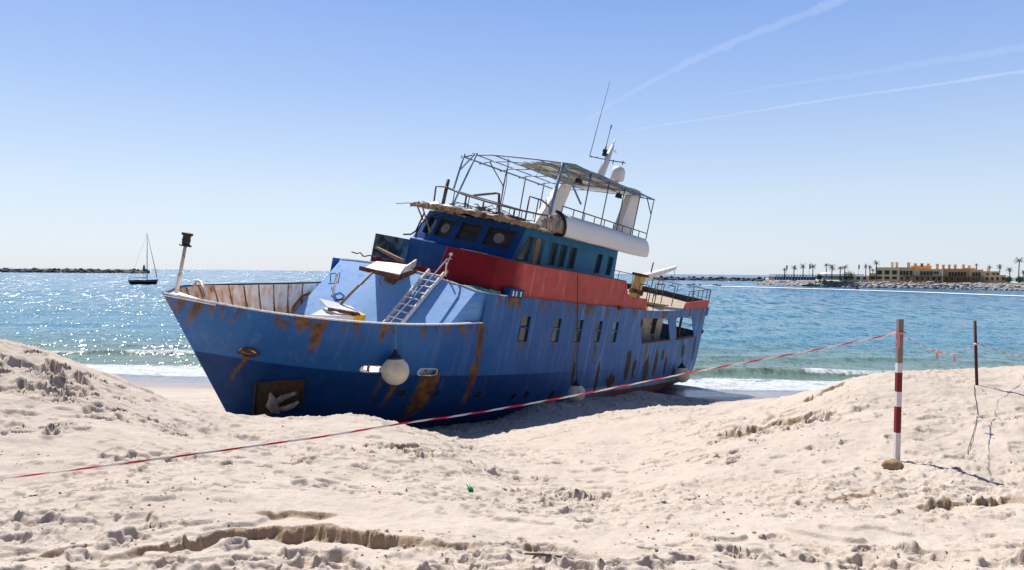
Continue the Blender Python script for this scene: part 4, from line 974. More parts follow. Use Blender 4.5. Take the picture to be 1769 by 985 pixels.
# bridge deck rails
railing([(x, 2.42, 3.93) for x in np.linspace(-11.9, -19.0, 10)], .27, mids=(), r=.02)
railing([(x, -2.3, 3.4) for x in np.linspace(-11.9, -18.4, 8)], .8, mids=(.5,), r=.02)
br = MB()
pb = lambda y, x, z: np.array([x, y, z])
br.tube([(-9.75, -1.32, 3.4), (-9.7, -1.32, 4.05), (-9.65, -.9, 4.08), (-9.7, -.1, 3.92), (-9.8, .9, 3.8), (-9.95, 1.9, 3.72), (-10.6, 2.35, 3.72), (-11.6, 2.4, 3.78)], .03, 8)
for p in ((-9.72, -.85, 0), (-9.72, .05, 0), (-9.78, .75, 0), (-9.88, 1.35, 0), (-10.0, 1.85, 0)): br.tube([(p[0], p[1], 3.36), (p[0], p[1]-.02, 3.98-.1*(p[1]+.9))], .032, 6)
br.tube([(-10.4, -.2, 4.0), (-10.35, .75, 4.18), (-10.3, .9, 4.15), (-10.2, 1.1, 3.5)], .045, 8)
br.tube([(-9.7, -.88, 3.3), (-9.72, -.86, 4.35)], .06, 8)
br.tube([(-11.2, 1.5, 3.5), (-11.2, 1.5, 4.3), (-11.9, 1.55, 4.3), (-12.4, 1.6, 4.15), (-12.5, 1.6, 3.6)], .03, 8); br.tube([(-11.7, 1.55, 3.5), (-11.7, 1.55, 4.28)], .022, 6)
sb(br, 'bent_rail', M['rail'], smooth=True)

M['tarp_pale'] = plain('pale_slat', (.5, .45, .34), .9, .3, 2)
# awning frame
aw = MB(); ZA = 5.64; AX0, AX1, AY = -12.05, -19.07, 2.42
def ah(s): return ZA+.05*(1-abs(s)**2.5)-(.12*max(0, -s-.8)/.2)
def bar(a, b, r=.03): aw.tube([a, b], r, 6)
stations = [AX0, -13.2, -14.6, -16.0, -17.5, AX1]
for x in stations: aw.tube([(x, s*AY, ah(s)-(0 if s > -.8 else .06)) for s in (-1, -.8, -.4, 0, .4, .8, 1)], .032 if x == AX0 else .024, 6)
for s in (-1, -.8, -.4, .4, .8, 1): bar((AX0, s*AY, ah(s)), (AX1, s*AY, ah(s)), .032 if abs(s) == 1 else .022)
frame = sb(aw, 'awning_frame', M['blue_tube'], smooth=True)
def post(a, b, r, mat='rail', nm='awning_post'): q = MB(); q.tube([a, b], r, 8); return sb(q, nm, M[mat], frame, smooth=True)
post((AX0+.25, 2.0, 3.36), (AX0, 2.0, ah(.83)), .055, 'blue_tube')
for x in (-13.4, -14.85, -16.2, -17.65, AX1+.03): post((x, 2.40, 3.9), (x-.02, 2.40, ZA), .022)
for x in (-14.85, -16.3, -17.8): post((x, -2.25, 3.4), (x, -2.3, ZA), .026)
# the broken starboard front post, its braces
post((-11.75, -2.25, 4.2), (AX0, -2.3, ZA-.02), .036, 'blue_tube'); post((-11.5, -1.95, 3.6), (AX0, -1.72, ZA+.05), .036, 'blue_tube'); post((-11.9, -2.27, 4.95), (AX0, -1.78, ZA+.04), .03, 'blue_tube')
post((AX0, 2.0, ZA), (AX0-1.4, 2.2, 4.5), .035, 'blue_tube', 'awning_brace'); post((AX0-1.3, 2.4, ZA), (-13.4, 2.4, 4.9), .025, 'blue_tube', 'awning_brace'); post((-18.3, 2.4, ZA), (AX1, 2.4, 5.0), .022, 'rail', 'awning_brace'); post((-13.6, -2.25, ZA), (-14.85, -2.28, 4.9), .022, 'rail', 'awning_brace')
for k, sv in enumerate(np.linspace(-.46, .93, 9)):      # battens of a torn slatted cover laid over the frame
    x0 = -12.25-.5*max(0, .55-sv)*2.7-.4*rg_.random(); tp = MB(); w_ = .155*AY/2*.93
    tp.slab([[np.array([x, sv*AY*.97-w_, ah(sv)+.035+.015*math.sin(x*2+k)]), np.array([x, sv*AY*.97+w_, ah(sv)+.035+.015*math.sin(x*2.3+k*2)])] for x in np.linspace(x0, -18.9+.3*rg_.random(), 14)], (0, 0, .02)); sb(tp, 'canopy_batten', M['tarp'] if k % 3 else M['tarp_pale'], frame)
wr = MB()
for (a, dz) in (((-12.6, -.6), 1.3), ((-13.0, .5), .5), ((-13.2, 1.2), .55), ((-14.2, 1.0), .6)):
    wr = MB(); p = np.array([a[0], a[1], ZA]); wr.tube([p, p+np.array([.1, .05, -dz*.4]), p+np.array([.02, -.1, -dz*.8]), p+np.array([.15, .1, -dz])], .008, 4); sb(wr, 'loose_wire', M['black'], frame)
wr = MB(); wr.tube([(-12.9, -.9, ZA+.1), (-12.6, -.55, 4.7), (-12.3, -.35, 3.5)], .014, 5); sb(wr, 'loose_wire', M['black'], frame)
for c_ in ((-14.7, 1.2, 5.47), (-17.6, 1.5, 5.45)): fl = MB(); fl.hexa([(c_[0]+dx*a, c_[1]+dy*a, c_[2]+dz) for dz, a in ((-.09, 1.), (.09, .7)) for dx, dy in ((-.16, -.09), (.16, -.09), (.16, .09), (-.16, .09))]); fl.tube([(c_[0], c_[1], c_[2]+.05), (c_[0], c_[1], 5.68)], .02, 5); sb(fl, 'flood_lamp', M['black'], frame)

# arch mast: two raked legs and a cross beam
for pts, nm in (([(-16.35, -1.7, 3.38), (-18.05, -1.7, 3.38), (-19.0, -1.7, 5.78), (-18.1, -1.7, 5.72)], 'arch_leg'), ([(-17.3, 1.7, 3.38), (-18.7, 1.7, 3.38), (-18.9, 1.7, 5.68), (-18.05, 1.7, 5.6)], 'arch_leg')):
    q = MB(); q.prism([np.array(p)-np.array([0, .16, 0]) for p in pts], (0, .32, 0)); sb(q, nm, M['fair'], bevel=.05)
cb = MB(); cb.box((-18.5, 0, 5.80), (.75, 3.7, .22)); sb(cb, 'arch_beam', M['fair'], bevel=.05)
ms = MB(); ms.tube([(-18.3, 0, 5.85), (-18.75, 0, 6.95), (-19.05, 0, 7.75)], [.19, .15, .07], 10); ms.tube([(-19.0, 0, 7.6), (-19.1, .05, 8.05)], .03, 6); ms.tube([(-19.0, 0, 7.6), (-19.3, .1, 7.5)], .03, 6); mast = sb(ms, 'mast', M['fair'], smooth=True)
mc = MB(); mc.tube([(-18.55, -.75, 7.1), (-18.75, 0, 7.05), (-18.9, .85, 7.02)], .022, 6)
for s in (-.72, -.45, .35, .8): mc.tube([(-18.7+.05*-s, s, 7.07), (-18.7+.05*-s, s, 6.9 if s > 0 else 7.14)], .025, 6)
sb(mc, 'crosstree', M['rail'], mast)
ml = MB(); ml.lathe([(.1, 0), (.1, .12), (.06, .14), (.1, .16), (.1, .28), (.03, .3)], (-18.72, -.14, 7.2), 12); sb(ml, 'mast_lamp', M['black'], mast)
a1 = MB(); a1.tube([(-18.55, -.74, 7.1), (-18.5, -.6, 8.6), (-18.45, -.42, 10.35)], [.018, .014, .008], 6); sb(a1, 'whip_antenna', M['dark_metal'], mast)
a2 = MB(); a2.tube([(-18.72, -.14, 7.5), (-18.75, -.1, 8.5)], .016, 6); a2.tube([(-18.75, -.1, 8.4), (-18.755, -.1, 8.56)], .03, 6); a2.tube([(-18.72, -.14, 7.48), (-18.73, -.13, 7.62)], .035, 6); sb(a2, 'whip_antenna', M['dark_metal'], mast)
rd = MB(); rd.lathe([(.0, 0), (.20, 0), (.28, .03), (.30, .1), (.30, .34), (.28, .46), (.21, .57), (.1, .63), (0, .645)], (-18.5, .8, 6.16), 20); rdo = sb(rd, 'radome', M['fair'], smooth=True, sharp=50)
ry = MB(); ry.tube([(-18.5, .8, 5.85), (-18.5, .8, 6.18)], .10, 10); sb(ry, 'radome_stand', M['yellow'], rdo)
# foredeck machinery box with a yellow end
hb_ = MB(); _a = sp(535, 545, 1, .30); _b = sp(612, 547, 1, .32); _c = sp(622, 541, 1, -.5); _d = sp(568, 529, 1, -.55)
A = [(_a[0], .34, -1.3), (-5.6, .36, -1.3), (-5.6, -.6, -1.3), (_a[0]-.1, -.6, -1.3), _a, _b, _c, _d]
hb_.hexa(A); wbx = sb(hb_, 'winch_housing', M['fair'], bevel=.02)
_e = sp(632, 545, 1, .30); hy = MB(); hy.hexa([(_b[0]+.02, .34, -1.3), (_e[0], .34, -1.3), (_e[0], -.5, -1.3), (_b[0]+.02, -.5, -1.3), _b+np.array([.02, .01, .0]), _e, _e+np.array([.05, -.8, .12]), _b+np.array([0, -.8, .1])]); sb(hy, 'winch_housing_end', M['yellow'], wbx)
_p = [sp(px, py, 1, yy) for px, py, yy in ((567, 535, 0.), (590, 539, .12), (622, 544, .3))]; hh = MB(); hh.tube(_p, .03, 6); 
for _q in (_p[0]*.8+_p[1]*.2, _p[1], _p[1]*.3+_p[2]*.7): hh.box(tuple(_q), (.14, .09, .08))
sb(hh, 'hinge_bar', M['rust'], wbx)
hl = MB(); hl.slab([[_p[0]+np.array([0, -.05, .02]), _p[2]+np.array([0, -.05, .02])], [_p[0]+np.array([-.05, -.5, .18]), _p[2]+np.array([-.05, -.5, .12])]], (0, 0, .03)); sb(hl, 'housing_lid', M['fair'], wbx)
bk = MB(); bk.tube([(-6.75, -2.3, .35), (-6.6, -2.2, .62), (-6.75, -1.95, .7), (-6.7, -1.9, .4), (-6.6, -2.2, .3)], .018, 5); bk.tube([(-6.3, -1.4, -.1), (-6.35, -1.1, -.02)], .03, 6); sb(bk, 'bent_bracket', M['dark_metal'])
# shadow-casting eye stump on the face, mooring gear on the deck
wm = MB(); wm.tube([(-6.55, -1.85, -.2), (-6.45, -1.75, .7)], .04, 6); sb(wm, 'stanchion_stump', M['white_rust'])
# ------------------------------------------------------------------ things lying on, leaning against or hanging from the wreck
def place(root_world, mb_parts):   # parts given in ship coordinates, root Empty in the world, ship-aligned
    pass
def ship_thing(name, label, cat, base, group=None):
    o = empty(name, label, cat, group=group); mw = SHIP_MW.copy(); w = s2w(base)
    for i in range(3): mw[i][3] = w[i]
    o.matrix_world = mw; return o
def tb(mb, name, mat, root, base, **k): return mb.build(name, mat, root, off=base, **k)

# ladder
B = np.array([-5.36, 1.18, -1.24]); lad = ship_thing('ladder', 'white metal ladder leaning on the sky-blue front of the deckhouse', 'ladder', B)
top = np.array([-7.62, 1.20, 1.34]); dirv = (top-B); 
for s in (-.29, .29):
    q = MB(); a = B+np.array([.02, s, 0]); b = top+np.array([.02, s, 0]); nn = np.array([.05, 0, .045])
    q.prism([a+np.array([0, -.022, 0]), a+np.array([0, .022, 0]), b+np.array([0, .022, 0]), b+np.array([0, -.022, 0])], nn*1.6); tb(q, 'ladder_rail', M['white'], lad, B)
for k in range(13):
    f = .04+.92*k/12; c = B+dirv*f; q = MB(); q.hexa([c+np.array([x, s, z]) for z in (0.03, .055) for x, s in ((.0, -.27), (.15, -.27), (.15, .27), (.0, .27))]); tb(q, 'rung', M['white'], lad, B)
q = MB(); q.tube([B+np.array([.25, .3, .45]), B+dirv*.5+np.array([.22, .31, .35]), top+np.array([.1, .34, .46]), top+np.array([-.02, .4, .48])], .022, 6); tb(q, 'handrail', M['blue_tube'], lad, B)
q = MB(); q.tube([top+np.array([-.02, .30, -.05]), top+np.array([.1, .33, .35])], .022, 6); tb(q, 'handrail_stay', M['white_rust'], lad, B)
# torn white board over the edge of the raised deck, with a dark spar
B = np.array([-7.55, -.6, 1.28]); bd = ship_thing('torn_board', 'torn white board hanging over the edge of the sky-blue deckhouse front', 'board', B)
_F = [sp(px, py, 0, -6.5) for px, py in ((630, 461.5), (660, 467), (691, 473))]; _K = [sp(px, py, 0, -7.62) for px, py in ((650, 450.5), (678, 453), (706, 457))]
q = MB(); q.slab([_K, _F], (0, 0, -.04)); tb(q, 'board_sheet', M['fair'], bd, B)
_f = [sp(px, py, 0, xx) for px, py, xx in ((691, 472, -6.5), (706, 466, -6.9), (716, 459, -7.35))]; _g = [sp(px, py, 0, xx) for px, py, xx in ((700, 459, -6.6), (709, 453, -7.0), (718, 447, -7.4))]
q = MB(); q.slab([_f, _g], (.0, .05, .0)); tb(q, 'curled_flap', M['white_rust'], bd, B)
_h = [sp(px, py, 0, xx) for px, py, xx in ((621, 458.5, -6.48), (656, 467, -6.47), (690, 475.5, -6.46), (719, 463, -7.35))]
q = MB(); q.slab([[p, p+np.array([0, 0, -.13])] for p in _h], (-.06, 0, 0)); tb(q, 'board_edge', M['rust'], bd, B)
q = MB(); q.hexa([(-7.05, -.35, .78), (-7.05, .05, .74), (-7.4, .1, .8), (-7.4, -.35, .82), (-7.1, -.4, 1.08), (-7.1, .12, 1.03), (-7.4, .12, 1.15), (-7.4, -.4, 1.15)]); q.tube([(-7.0, -.4, .95), (-6.95, -.42, .75), (-7.0, -.38, .6)], .012, 5); q.tube([(-7.02, .1, .9), (-6.95, .12, .7)], .012, 5); tb(q, 'hanging_bracket', M['rust'], bd, B)
# plank thrown up beside it
B = np.array([-8.6, -1.6, 1.3]); pl = ship_thing('loose_plank', 'grey weathered plank sticking out over the deck edge beside the stained bulwark end', 'plank', B)
q = MB(); q.hexa([(-8.4, -2.3, 1.62), (-8.4, -1.2, 1.36), (-8.55, -1.2, 1.36), (-8.55, -2.3, 1.62), (-8.4, -2.3, 1.68), (-8.4, -1.2, 1.48), (-8.55, -1.2, 1.48), (-8.55, -2.3, 1.68)]); q.hexa([(-8.42, -1.3, 1.2), (-8.42, -1.05, 1.2), (-8.53, -1.05, 1.2), (-8.53, -1.3, 1.2), (-8.42, -1.3, 1.5), (-8.42, -1.05, 1.46), (-8.53, -1.05, 1.46), (-8.53, -1.3, 1.5)]); tb(q, 'plank_board', M['wood'], pl, B)
# black wires along the deck edge
B = np.array([-7.6, -2., 1.3]); q = MB(); P = []
for k in range(14): P.append(np.array([-7.62-.2*rng.random(), -2.6+k*.13, 1.30+.10*rng.random()]))
q.tube(P, .02, 5); o = q.build('cable', M['rope_dark'], None, off=B); o.matrix_world = ship_thing('tmp', 'tmp', 'tmp', B).matrix_world; bpy.data.objects.remove(bpy.data.objects['tmp']); tag(o, 'black cable lying along the top edge of the pale blue deckhouse front', 'cable')
# prop pole
B = sp(584, 531, 1, -.25); q = MB(); q.tube([B, sp(647, 466, 0, -6.56)], [.042, .036], 8); o = q.build('prop_pole', M['wood'], None, off=B, smooth=True)
def ship_mw(base):
    mw = SHIP_MW.copy(); w = s2w(base)
    for i in range(3): mw[i][3] = w[i]
    return mw
o.matrix_world = ship_mw(B); tag(o, 'thin weathered pole propping up the torn board from the white winch housing', 'pole')
# green rope on the deck edge
B = np.array([-7.85, 2.6, 1.1]); q = MB()
for r_ in range(5):
    P = [np.array([-7.72-.25*math.sin(k*.55+r_)-.012*k, 2.0+k*.075+.06*math.sin(k*1.3+r_*2), 1.125+.02*(r_ % 3)]) for k in range(18)]; q.tube(P, .017, 5)
o = q.build('mooring_rope', M['rope_green'], None, off=B, smooth=True); o.matrix_world = ship_mw(B); tag(o, 'tangled green rope lying on the deck edge below the dark red bulwark', 'rope')
# netting heap on the bridge roof
B = np.array([-10.2, .4, 3.42]); q = MB(); r2 = np.random.default_rng(3)
for k in range(90):
    a = np.array([-9.7-r2.random()*.9, -1.0+2.9*r2.random(), 3.40]); P = [a]
    for j in range(7): P.append(P[-1]+np.array([r2.normal()*.08, r2.normal()*.16, r2.normal()*.07])); P[-1][2] = np.clip(P[-1][2], 3.4, 3.4+.34*math.exp(-((P[-1][1]-.5)/.9)**2)+.05)
    q.tube(P, .014, 4)
o = q.build('net_heap', M['rope_dark'], None, off=B); o.matrix_world = ship_mw(B); tag(o, 'heap of black netting and cable behind the bent rail on the wheelhouse roof', 'netting')
q = MB(); B = np.array([-9.95, 1.62, 3.47]); q.lathe([(.0, -.06), (.10, -.04), (.13, 0), (.10, .04), (0, .06)], B, 12); o = q.build('orange_float', plain('orange_float_plastic', (.75, .13, .02), .5), None, off=B, smooth=True); o.matrix_world = ship_mw(B); tag(o, 'small orange float on the broken roof edge above the right windscreen', 'float')
# anchor
A0 = ac+an*.05; ax = (AP[1]-AP[0])/np.linalg.norm(AP[1]-AP[0]); ay = np.cross(an, ax); ay = ay if ay[2] > 0 else -ay
def ap(u, v, w): return ac+ax*u+ay*v+an*w
B = ac.copy(); anc = empty('anchor', 'grey steel anchor with rust lying in the rusty square pocket of the bow', 'anchor'); anc.matrix_world = ship_mw(B)
q = MB()
# crown body and two flukes, stubby crown ends
def limb(pts, rs, flat=.6, n=10):
    vs = []; P = [np.asarray(p, float) for p in pts]; k = len(P)
    for i in range(k):
        tg_ = P[min(i+1, k-1)]-P[max(i-1, 0)]; tg_ /= np.linalg.norm(tg_); side = np.cross(an, tg_); side /= np.linalg.norm(side)
        for j in range(n):
            w = 2*math.pi*j/n; vs.append(P[i]+side*math.cos(w)*rs[i]+an*math.sin(w)*rs[i]*flat)
    fs = [(i*n+j, i*n+(j+1) % n, (i+1)*n+(j+1) % n, (i+1)*n+j) for i in range(k-1) for j in range(n)]+[tuple(range(n))[::-1], tuple(range((k-1)*n, k*n))]
    q.add(vs, fs)
limb([ap(-.13, .20, .18), ap(-.12, .05, .17), ap(-.15, -.12, .17), ap(-.10, -.30, .16), ap(-.02, -.44, .15)], [.05, .10, .16, .13, .05], .7)
limb([ap(-.16, .27, .15), ap(-.14, .14, .16), ap(-.13, .0, .17)], [.025, .07, .10])
limb([ap(-.06, -.05, .17), ap(.12, .12, .19), ap(.30, .21, .2), ap(.46, .25, .18)], [.09, .085, .07, .045])
limb([ap(-.03, -.28, .16), ap(.14, -.26, .19), ap(.32, -.17, .2), ap(.47, -.06, .18)], [.09, .085, .075, .04])
tb(q, 'anchor_head', M['anchor'], anc, B, smooth=True)
q = MB(); q.tube([ap(-.08, -.10, .12), ap(.12, .0, .06), ap(.3, .05, -.02)], [.06, .055, .05], 8); tb(q, 'shank', M['rust'], anc, B, smooth=True)

# fenders: balls hanging plumb on lines
def fender(px, py, rpx, ship_top, label, xy=None):
    top = s2w(ship_top); d = ray(px, py)
    Yd = top[1]; c = at_Y(px, py, Yd); r = rpx*np.dot(c-CC, CF)/FPX
    c[0] = top[0]; root = empty('fender', label, 'fender', tuple(c), 'ball fenders hung along the hull')
    q = MB(); prof = [(0, -1.0), (.3, -.955), (.58, -.82), (.80, -.6), (.94, -.33), (1.0, 0), (.95, .28), (.84, .52), (.66, .74), (.50, .90), (.36, 1.04)]
    q.lathe([(a*r, b*r) for a, b in prof], (0, 0, 0), 24); q.build('ball', M['fender'], root, smooth=True)
    q = MB(); q.lathe([(.56*r, .86*r), (.40*r, 1.03*r), (.24*r, 1.2*r), (.14*r, 1.38*r), (.12*r, 1.5*r), (0, 1.52*r)], (0, 0, 0), 16); q.build('neck', M['fender_neck'], root, smooth=True)
    q = MB(); a = Vector((0, 0, 1.45*r)); b = Vector([float(t_) for t_ in (top-c)]); mid = (a+b)/2+Vector((.0, 0, 0)); q.tube([a, a+Vector((.01, 0, .08)), mid, b], .013, 5); q.build('line', M['rope_green'] if rpx > 20 else M['rope_dark'], root)
    return root
def rail_pt(x, out=.05): return np.array([x, float(bdeck(x))+out, float(zbul(x))+.02])
def along(px, f):
    xs_ = np.linspace(-1, -26, 2501); return f(min(xs_, key=lambda x: abs(to_px(s2w(f(x)))[0]-px)))
fender(684, 642, 24.5, along(683.5, lambda x: rail_pt(x, .06)), 'large cream ball fender hanging below the bulwark rail between two slots')
fender(998, 680, 15.5, along(998, lambda x: np.array([x, 3.30, 2.12])), 'grey ball fender hanging amidships on a long dark line over the red bulwark')
fender(1180, 648, 14.0, along(1179, lambda x: np.array([x, float(bdeck(x))+.05, -.1])), 'grey ball fender hanging near the stern below the last opening')

# ------------------------------------------------------------------ barrier poles and tape
M['tape'] = None
t = NT('barrier_tape'); uv = t.coord('UV'); u, v, _ = t.xyz(uv)
st = t.math('FRACT', t.math('ADD', t.math('MULTIPLY', u, 2.6), t.math('MULTIPLY', v, .25)))
M['tape'] = t.out(t.mix(t.math('GREATER_THAN', st, .5), (.78, .74, .74), (.66, .02, .035)), .4)
t = NT('striped_pole'); z = t.xyz(t.coord())[2]; n = t.noise(t.coord(), 9, 5, .6)
# from the ground: white, red, white, red, white, bare weathered wood
def band(z0, z1): return t.math('MULTIPLY', t.math('GREATER_THAN', z, z0), t.math('LESS_THAN', z, z1))
base = t.mix(band(.33, .63), (.66, .63, .62), (.17, .012, .02)); base = t.mix(band(.80, 1.02), base, (.17, .012, .02)); base = t.mix(t.math('GREATER_THAN', z, 1.13), base, t.mix(n, (.16, .13, .12), (.27, .22, .2)))
base = t.mix(t.smooth(n, .6, .75, 0, .6), base, (.25, .2, .17))
M['pole'] = t.out(base, .8, normal=t.bump(n, .3, .01))
P1 = at_Y(1548.5, 795, 8.2); P1z = sand_z(P1[0], P1[1])
root = empty('barrier_pole', 'square red and white striped wooden pole standing in the sand by a brown stone', 'pole', (P1[0], P1[1], P1z), 'poles holding the barrier tape')
q = MB(); H1 = float(np.dot(at_Y(1550, 552, 8.2)-P1, [0, 0, 1]))+(P1[2]-P1z); q.hexa([(sx*.029, sy*.029, -.3) for sx, sy in ((-1, -1), (1, -1), (1, 1), (-1, 1))]+[(sx*.029+.012, sy*.029, H1) for sx, sy in ((-1, -1), (1, -1), (1, 1), (-1, 1))]); q.build('post', M['pole'], root, bevel=.004)
K1 = at_Y(1549, 577, 8.16)
q = MB(); q.tube([(-.04, -.04, K1[2]-P1z), (.045, -.045, K1[2]-P1z+.01), (.045, .045, K1[2]-P1z+.005), (-.04, .045, K1[2]-P1z), (-.04, -.04, K1[2]-P1z)], .014, 5); q.slab([[np.array([-.045, -.045, K1[2]-P1z]), np.array([-.02, -.05, K1[2]-P1z])], [np.array([-.05, -.05, K1[2]-P1z-.09]), np.array([-.015, -.055, K1[2]-P1z-.10])], [np.array([-.07, -.05, K1[2]-P1z-.14]), np.array([-.03, -.055, K1[2]-P1z-.16])]], (0, -.004, 0)); q.build('tape_knot', plain('tape_knot_plastic', (.7, .25, .27), .5), root)
P2 = at_Y(1690, 662, 11.4); P2z = sand_z(P2[0], P2[1])
root2 = empty('barrier_pole', 'thin dark maroon pole standing alone behind the sand crest at right', 'pole', (P2[0], P2[1], P2z), 'poles holding the barrier tape')
T2 = at_Y(1684, 555, 11.4); q = MB(); q.tube([(0, 0, -.4), tuple(T2-np.array([P2[0], P2[1], P2z]))], .023, 8); q.build('post', plain('maroon_pole_paint', (.06, .012, .014), .7, .4), root2, smooth=True)
K2 = at_Y(1687, 595, 11.37); q = MB(); q.tube([K2-np.array([P2[0], P2[1], P2z])+np.array([.03*math.cos(a), .03*math.sin(a), 0]) for a in np.linspace(0, 6.3, 9)], .016, 5); q.build('tape_knot', plain('tape_knot_pink', (.7, .35, .36), .5), root2)
def stake(X, Y, h, label):
    z0 = sand_z(X, Y); r_ = empty('barrier_pole', label, 'pole', (X, Y, z0), 'poles holding the barrier tape'); q = MB(); q.tube([(0, 0, -.3), (0, 0, h)], .025, 8); q.build('post', M['pole'], r_); return z0+h
def ribbon(pts, w, name, label, twist=.9, phase=0., knots=()):
    P = []
    for a, b in zip(pts[:-1], pts[1:]):
        n = max(2, int(np.linalg.norm(b-a)/.06))
        for k in range(n): P.append(a+(b-a)*k/n)
    P.append(pts[-1]); P = np.array(P); 
    for _ in range(6): P[1:-1] = (P[:-2]+2*P[1:-1]+P[2:])/4
    s = np.concatenate([[0], np.cumsum(np.linalg.norm(np.diff(P, axis=0), axis=1))]); L = []; R = []
    for i in range(len(P)):
        tg_ = P[min(i+1, len(P)-1)]-P[max(i-1, 0)]; tg_ /= np.linalg.norm(tg_); a = np.cross(tg_, [0, 0, 1]); a /= np.linalg.norm(a); b = np.cross(a, tg_)
        th = 1.35+phase*.3+.45*math.sin(s[i]*twist)+.3*math.sin(s[i]*twist*2.7+1); wv = (a*math.cos(th)+b*math.sin(th))*w/2; L.append(P[i]-wv); R.append(P[i]+wv)
    me = bpy.data.meshes.new(name); n = len(P); me.from_pydata([tuple(p) for p in L+R], [], [(i, i+1, n+i+1, n+i) for i in range(n-1)])
    uvl = me.uv_layers.new(name='UVMap')
    for f in me.polygons:
        for li in f.loop_indices: vi = me.loops[li].vertex_index; uvl.data[li].uv = (s[vi % n], vi//n)
    me.materials.append(M['tape']); o = bpy.data.objects.new(name, me); COL.objects.link(o); sl = o.modifiers.new('s', 'SOLIDIFY'); sl.thickness = .002; return tag(o, label, 'barrier tape', 'red and white barrier tapes')
pts = []
for px, py, Y in ((1546, 577, 8.16), (1480, 591, 8.05), (1400, 607, 7.95), (1300, 625, 7.8), (1200, 643, 7.65), (1100, 663, 7.5), (1000, 683, 7.35), (900, 701, 7.2), (800, 718, 7.05), (690, 733, 6.9), (560, 755, 6.7), (400, 777, 6.45), (250, 797, 6.2), (100, 816, 5.95), (0, 828, 5.8), (-130, 842, 5.6)): pts.append(at_Y(px, py, Y))
ribbon(pts, .017, 'barrier_tape', 'long red and white tape running from the striped pole down past the wreck', .8, .6)
e = pts[-1]; stake(e[0], e[1], e[2]-sand_z(e[0], e[1])+.1, 'short stake outside the left edge holding the long tape')
pts = [at_Y(px, py, Y) for px, py, Y in ((1552, 577, 8.2), (1580, 592, 8.9), (1618, 609, 9.6), (1648, 614, 10.3), (1668, 607, 10.9), (1686, 595, 11.38))]
tp1 = ribbon(pts, .013, 'barrier_tape', 'short sagging red and white tape between the striped pole and the maroon pole', 2.2, .2)
for px, py, Y in ((1619, 609, 9.6), (1649, 614, 10.3)):
    k = at_Y(px, py, Y); q = MB(); q.lathe([(.012, -.02), (.03, 0), (.012, .02)], k, 8); q.slab([[k+np.array([-.015, 0, 0]), k+np.array([.015, 0, 0])], [k+np.array([-.03, -.01, -.09]), k+np.array([.01, -.01, -.1])]], (0, -.003, 0)); o = q.build('tape_bow', bpy.data.materials['tape_knot_pink'], tp1)
pts = [at_Y(px, py, Y) for px, py, Y in ((1688, 596, 11.38), (1715, 604, 11.7), (1745, 613, 12.1), (1769, 617, 12.5), (1830, 614, 13.2), (1880, 603, 13.8))]
ribbon(pts, .013, 'barrier_tape', 'red and white tape leading away from the maroon pole to the right edge', 2.6, .4)
e = pts[-1]; stake(e[0], e[1], max(.3, e[2]-sand_z(e[0], e[1])+.1), 'stake outside the right edge holding the far tape')
# stone at the pole foot
def rock_mesh(q, c, r, seed, sub=2, squash=(1, 1, .6), rough=.35):
    bm = bmesh.new(); bmesh.ops.create_icosphere(bm, subdivisions=sub, radius=1.0); rr = np.random.default_rng(seed); o = rr.uniform(0, 50, 3)
    idx0 = {}; vs = []
    for v in bm.verts:
        p = np.array(v.co); f = 1+rough*gn(np.array([p[0]*1.3+o[0]+p[2]]), np.array([p[1]*1.3+o[1]-p[2]*.7]), seed % 7)[0]*1.6
        idx0[v.index] = len(vs); vs.append(np.array(c)+p*f*r*np.array(squash))
    q.add(vs, [tuple(v.index for v in f.verts) for f in bm.faces]); bm.free()
sx, sy = at_Y(1541, 802, 8.0)[:2]; sz = sand_z(sx, sy)
q = MB(); rock_mesh(q, (0, 0, .03), .105, 5, 3, (1.05, .7, .55), .3); o = q.build('stone', plain('brown_stone', (.36, .24, .13), .9, .35, 14, bump=.6), None, smooth=True); o.location = (sx, sy, sz); tag(o, 'brown stone lying against the foot of the striped pole', 'stone')
# thin cord on the sand below the maroon pole
P = []
for px, py in ((1683, 668), (1684, 685), (1687, 700), (1689, 715), (1686, 735), (1681, 752), (1676, 768), (1672, 780), (1673, 795)):
    Yg = np.interp(py, [640, 680, 740, 830], [12.8, 11., 9.3, 7.4]); a = at_Y(px, py, Yg)
    # slide along the view ray to the sand
    for _ in range(25):
        g = sand_z(a[0], a[1]); Yg += (a[2]-g)*.8 if a[2] > g else (a[2]-g)*.8; Yg = min(max(Yg, 6), 13); a = at_Y(px, py, Yg)
    a[2] = sand_z(a[0], a[1])+.012; P.append(a)
q = MB(); q.tube(P, .004, 5); o = q.build('cord', M['rope_dark'], None, off=P[0]); o.location = P[0]; tag(o, 'thin dark cord trailing down the sand below the maroon pole', 'cord')
def on_sand(px, py, Y0=6.):
    Yb, best = None, 9e9
    for Y in np.linspace(3.2, 16, 640):
        a = at_Y(px, py, Y); d = a[2]-sand_z(a[0], a[1])
        if d < 0: return a
    return at_Y(px, py, Y0)
# green plastic tube
a = on_sand(811, 848); q = MB(); q.tube([(-.02, .05, .045), (.0, .0, .03), (.012, -.03, .022)], [.016, .017, .02], 10); q.tube([(.012, -.03, .022), (.016, -.045, .018)], [.03, .026], 10)
o = q.build('plastic_bottle', plain('green_plastic', (.01, .28, .13), .25), None, smooth=True, sharp=40); o.location = a; tag(o, 'small green plastic bottle lying on the sand in front of the wreck', 'bottle')
a = on_sand(948, 965); q = MB(); q.tube([(-.14, .02, .015), (-.05, -.01, .025), (.04, .0, .012), (.14, -.02, .004)], [.005, .008, .007, .004], 6); o = q.build('driftwood_stick', plain('stick_bark', (.12, .09, .07), .9), None); o.location = a; tag(o, 'thin dark stick lying on the sand at the bottom of the picture', 'stick')
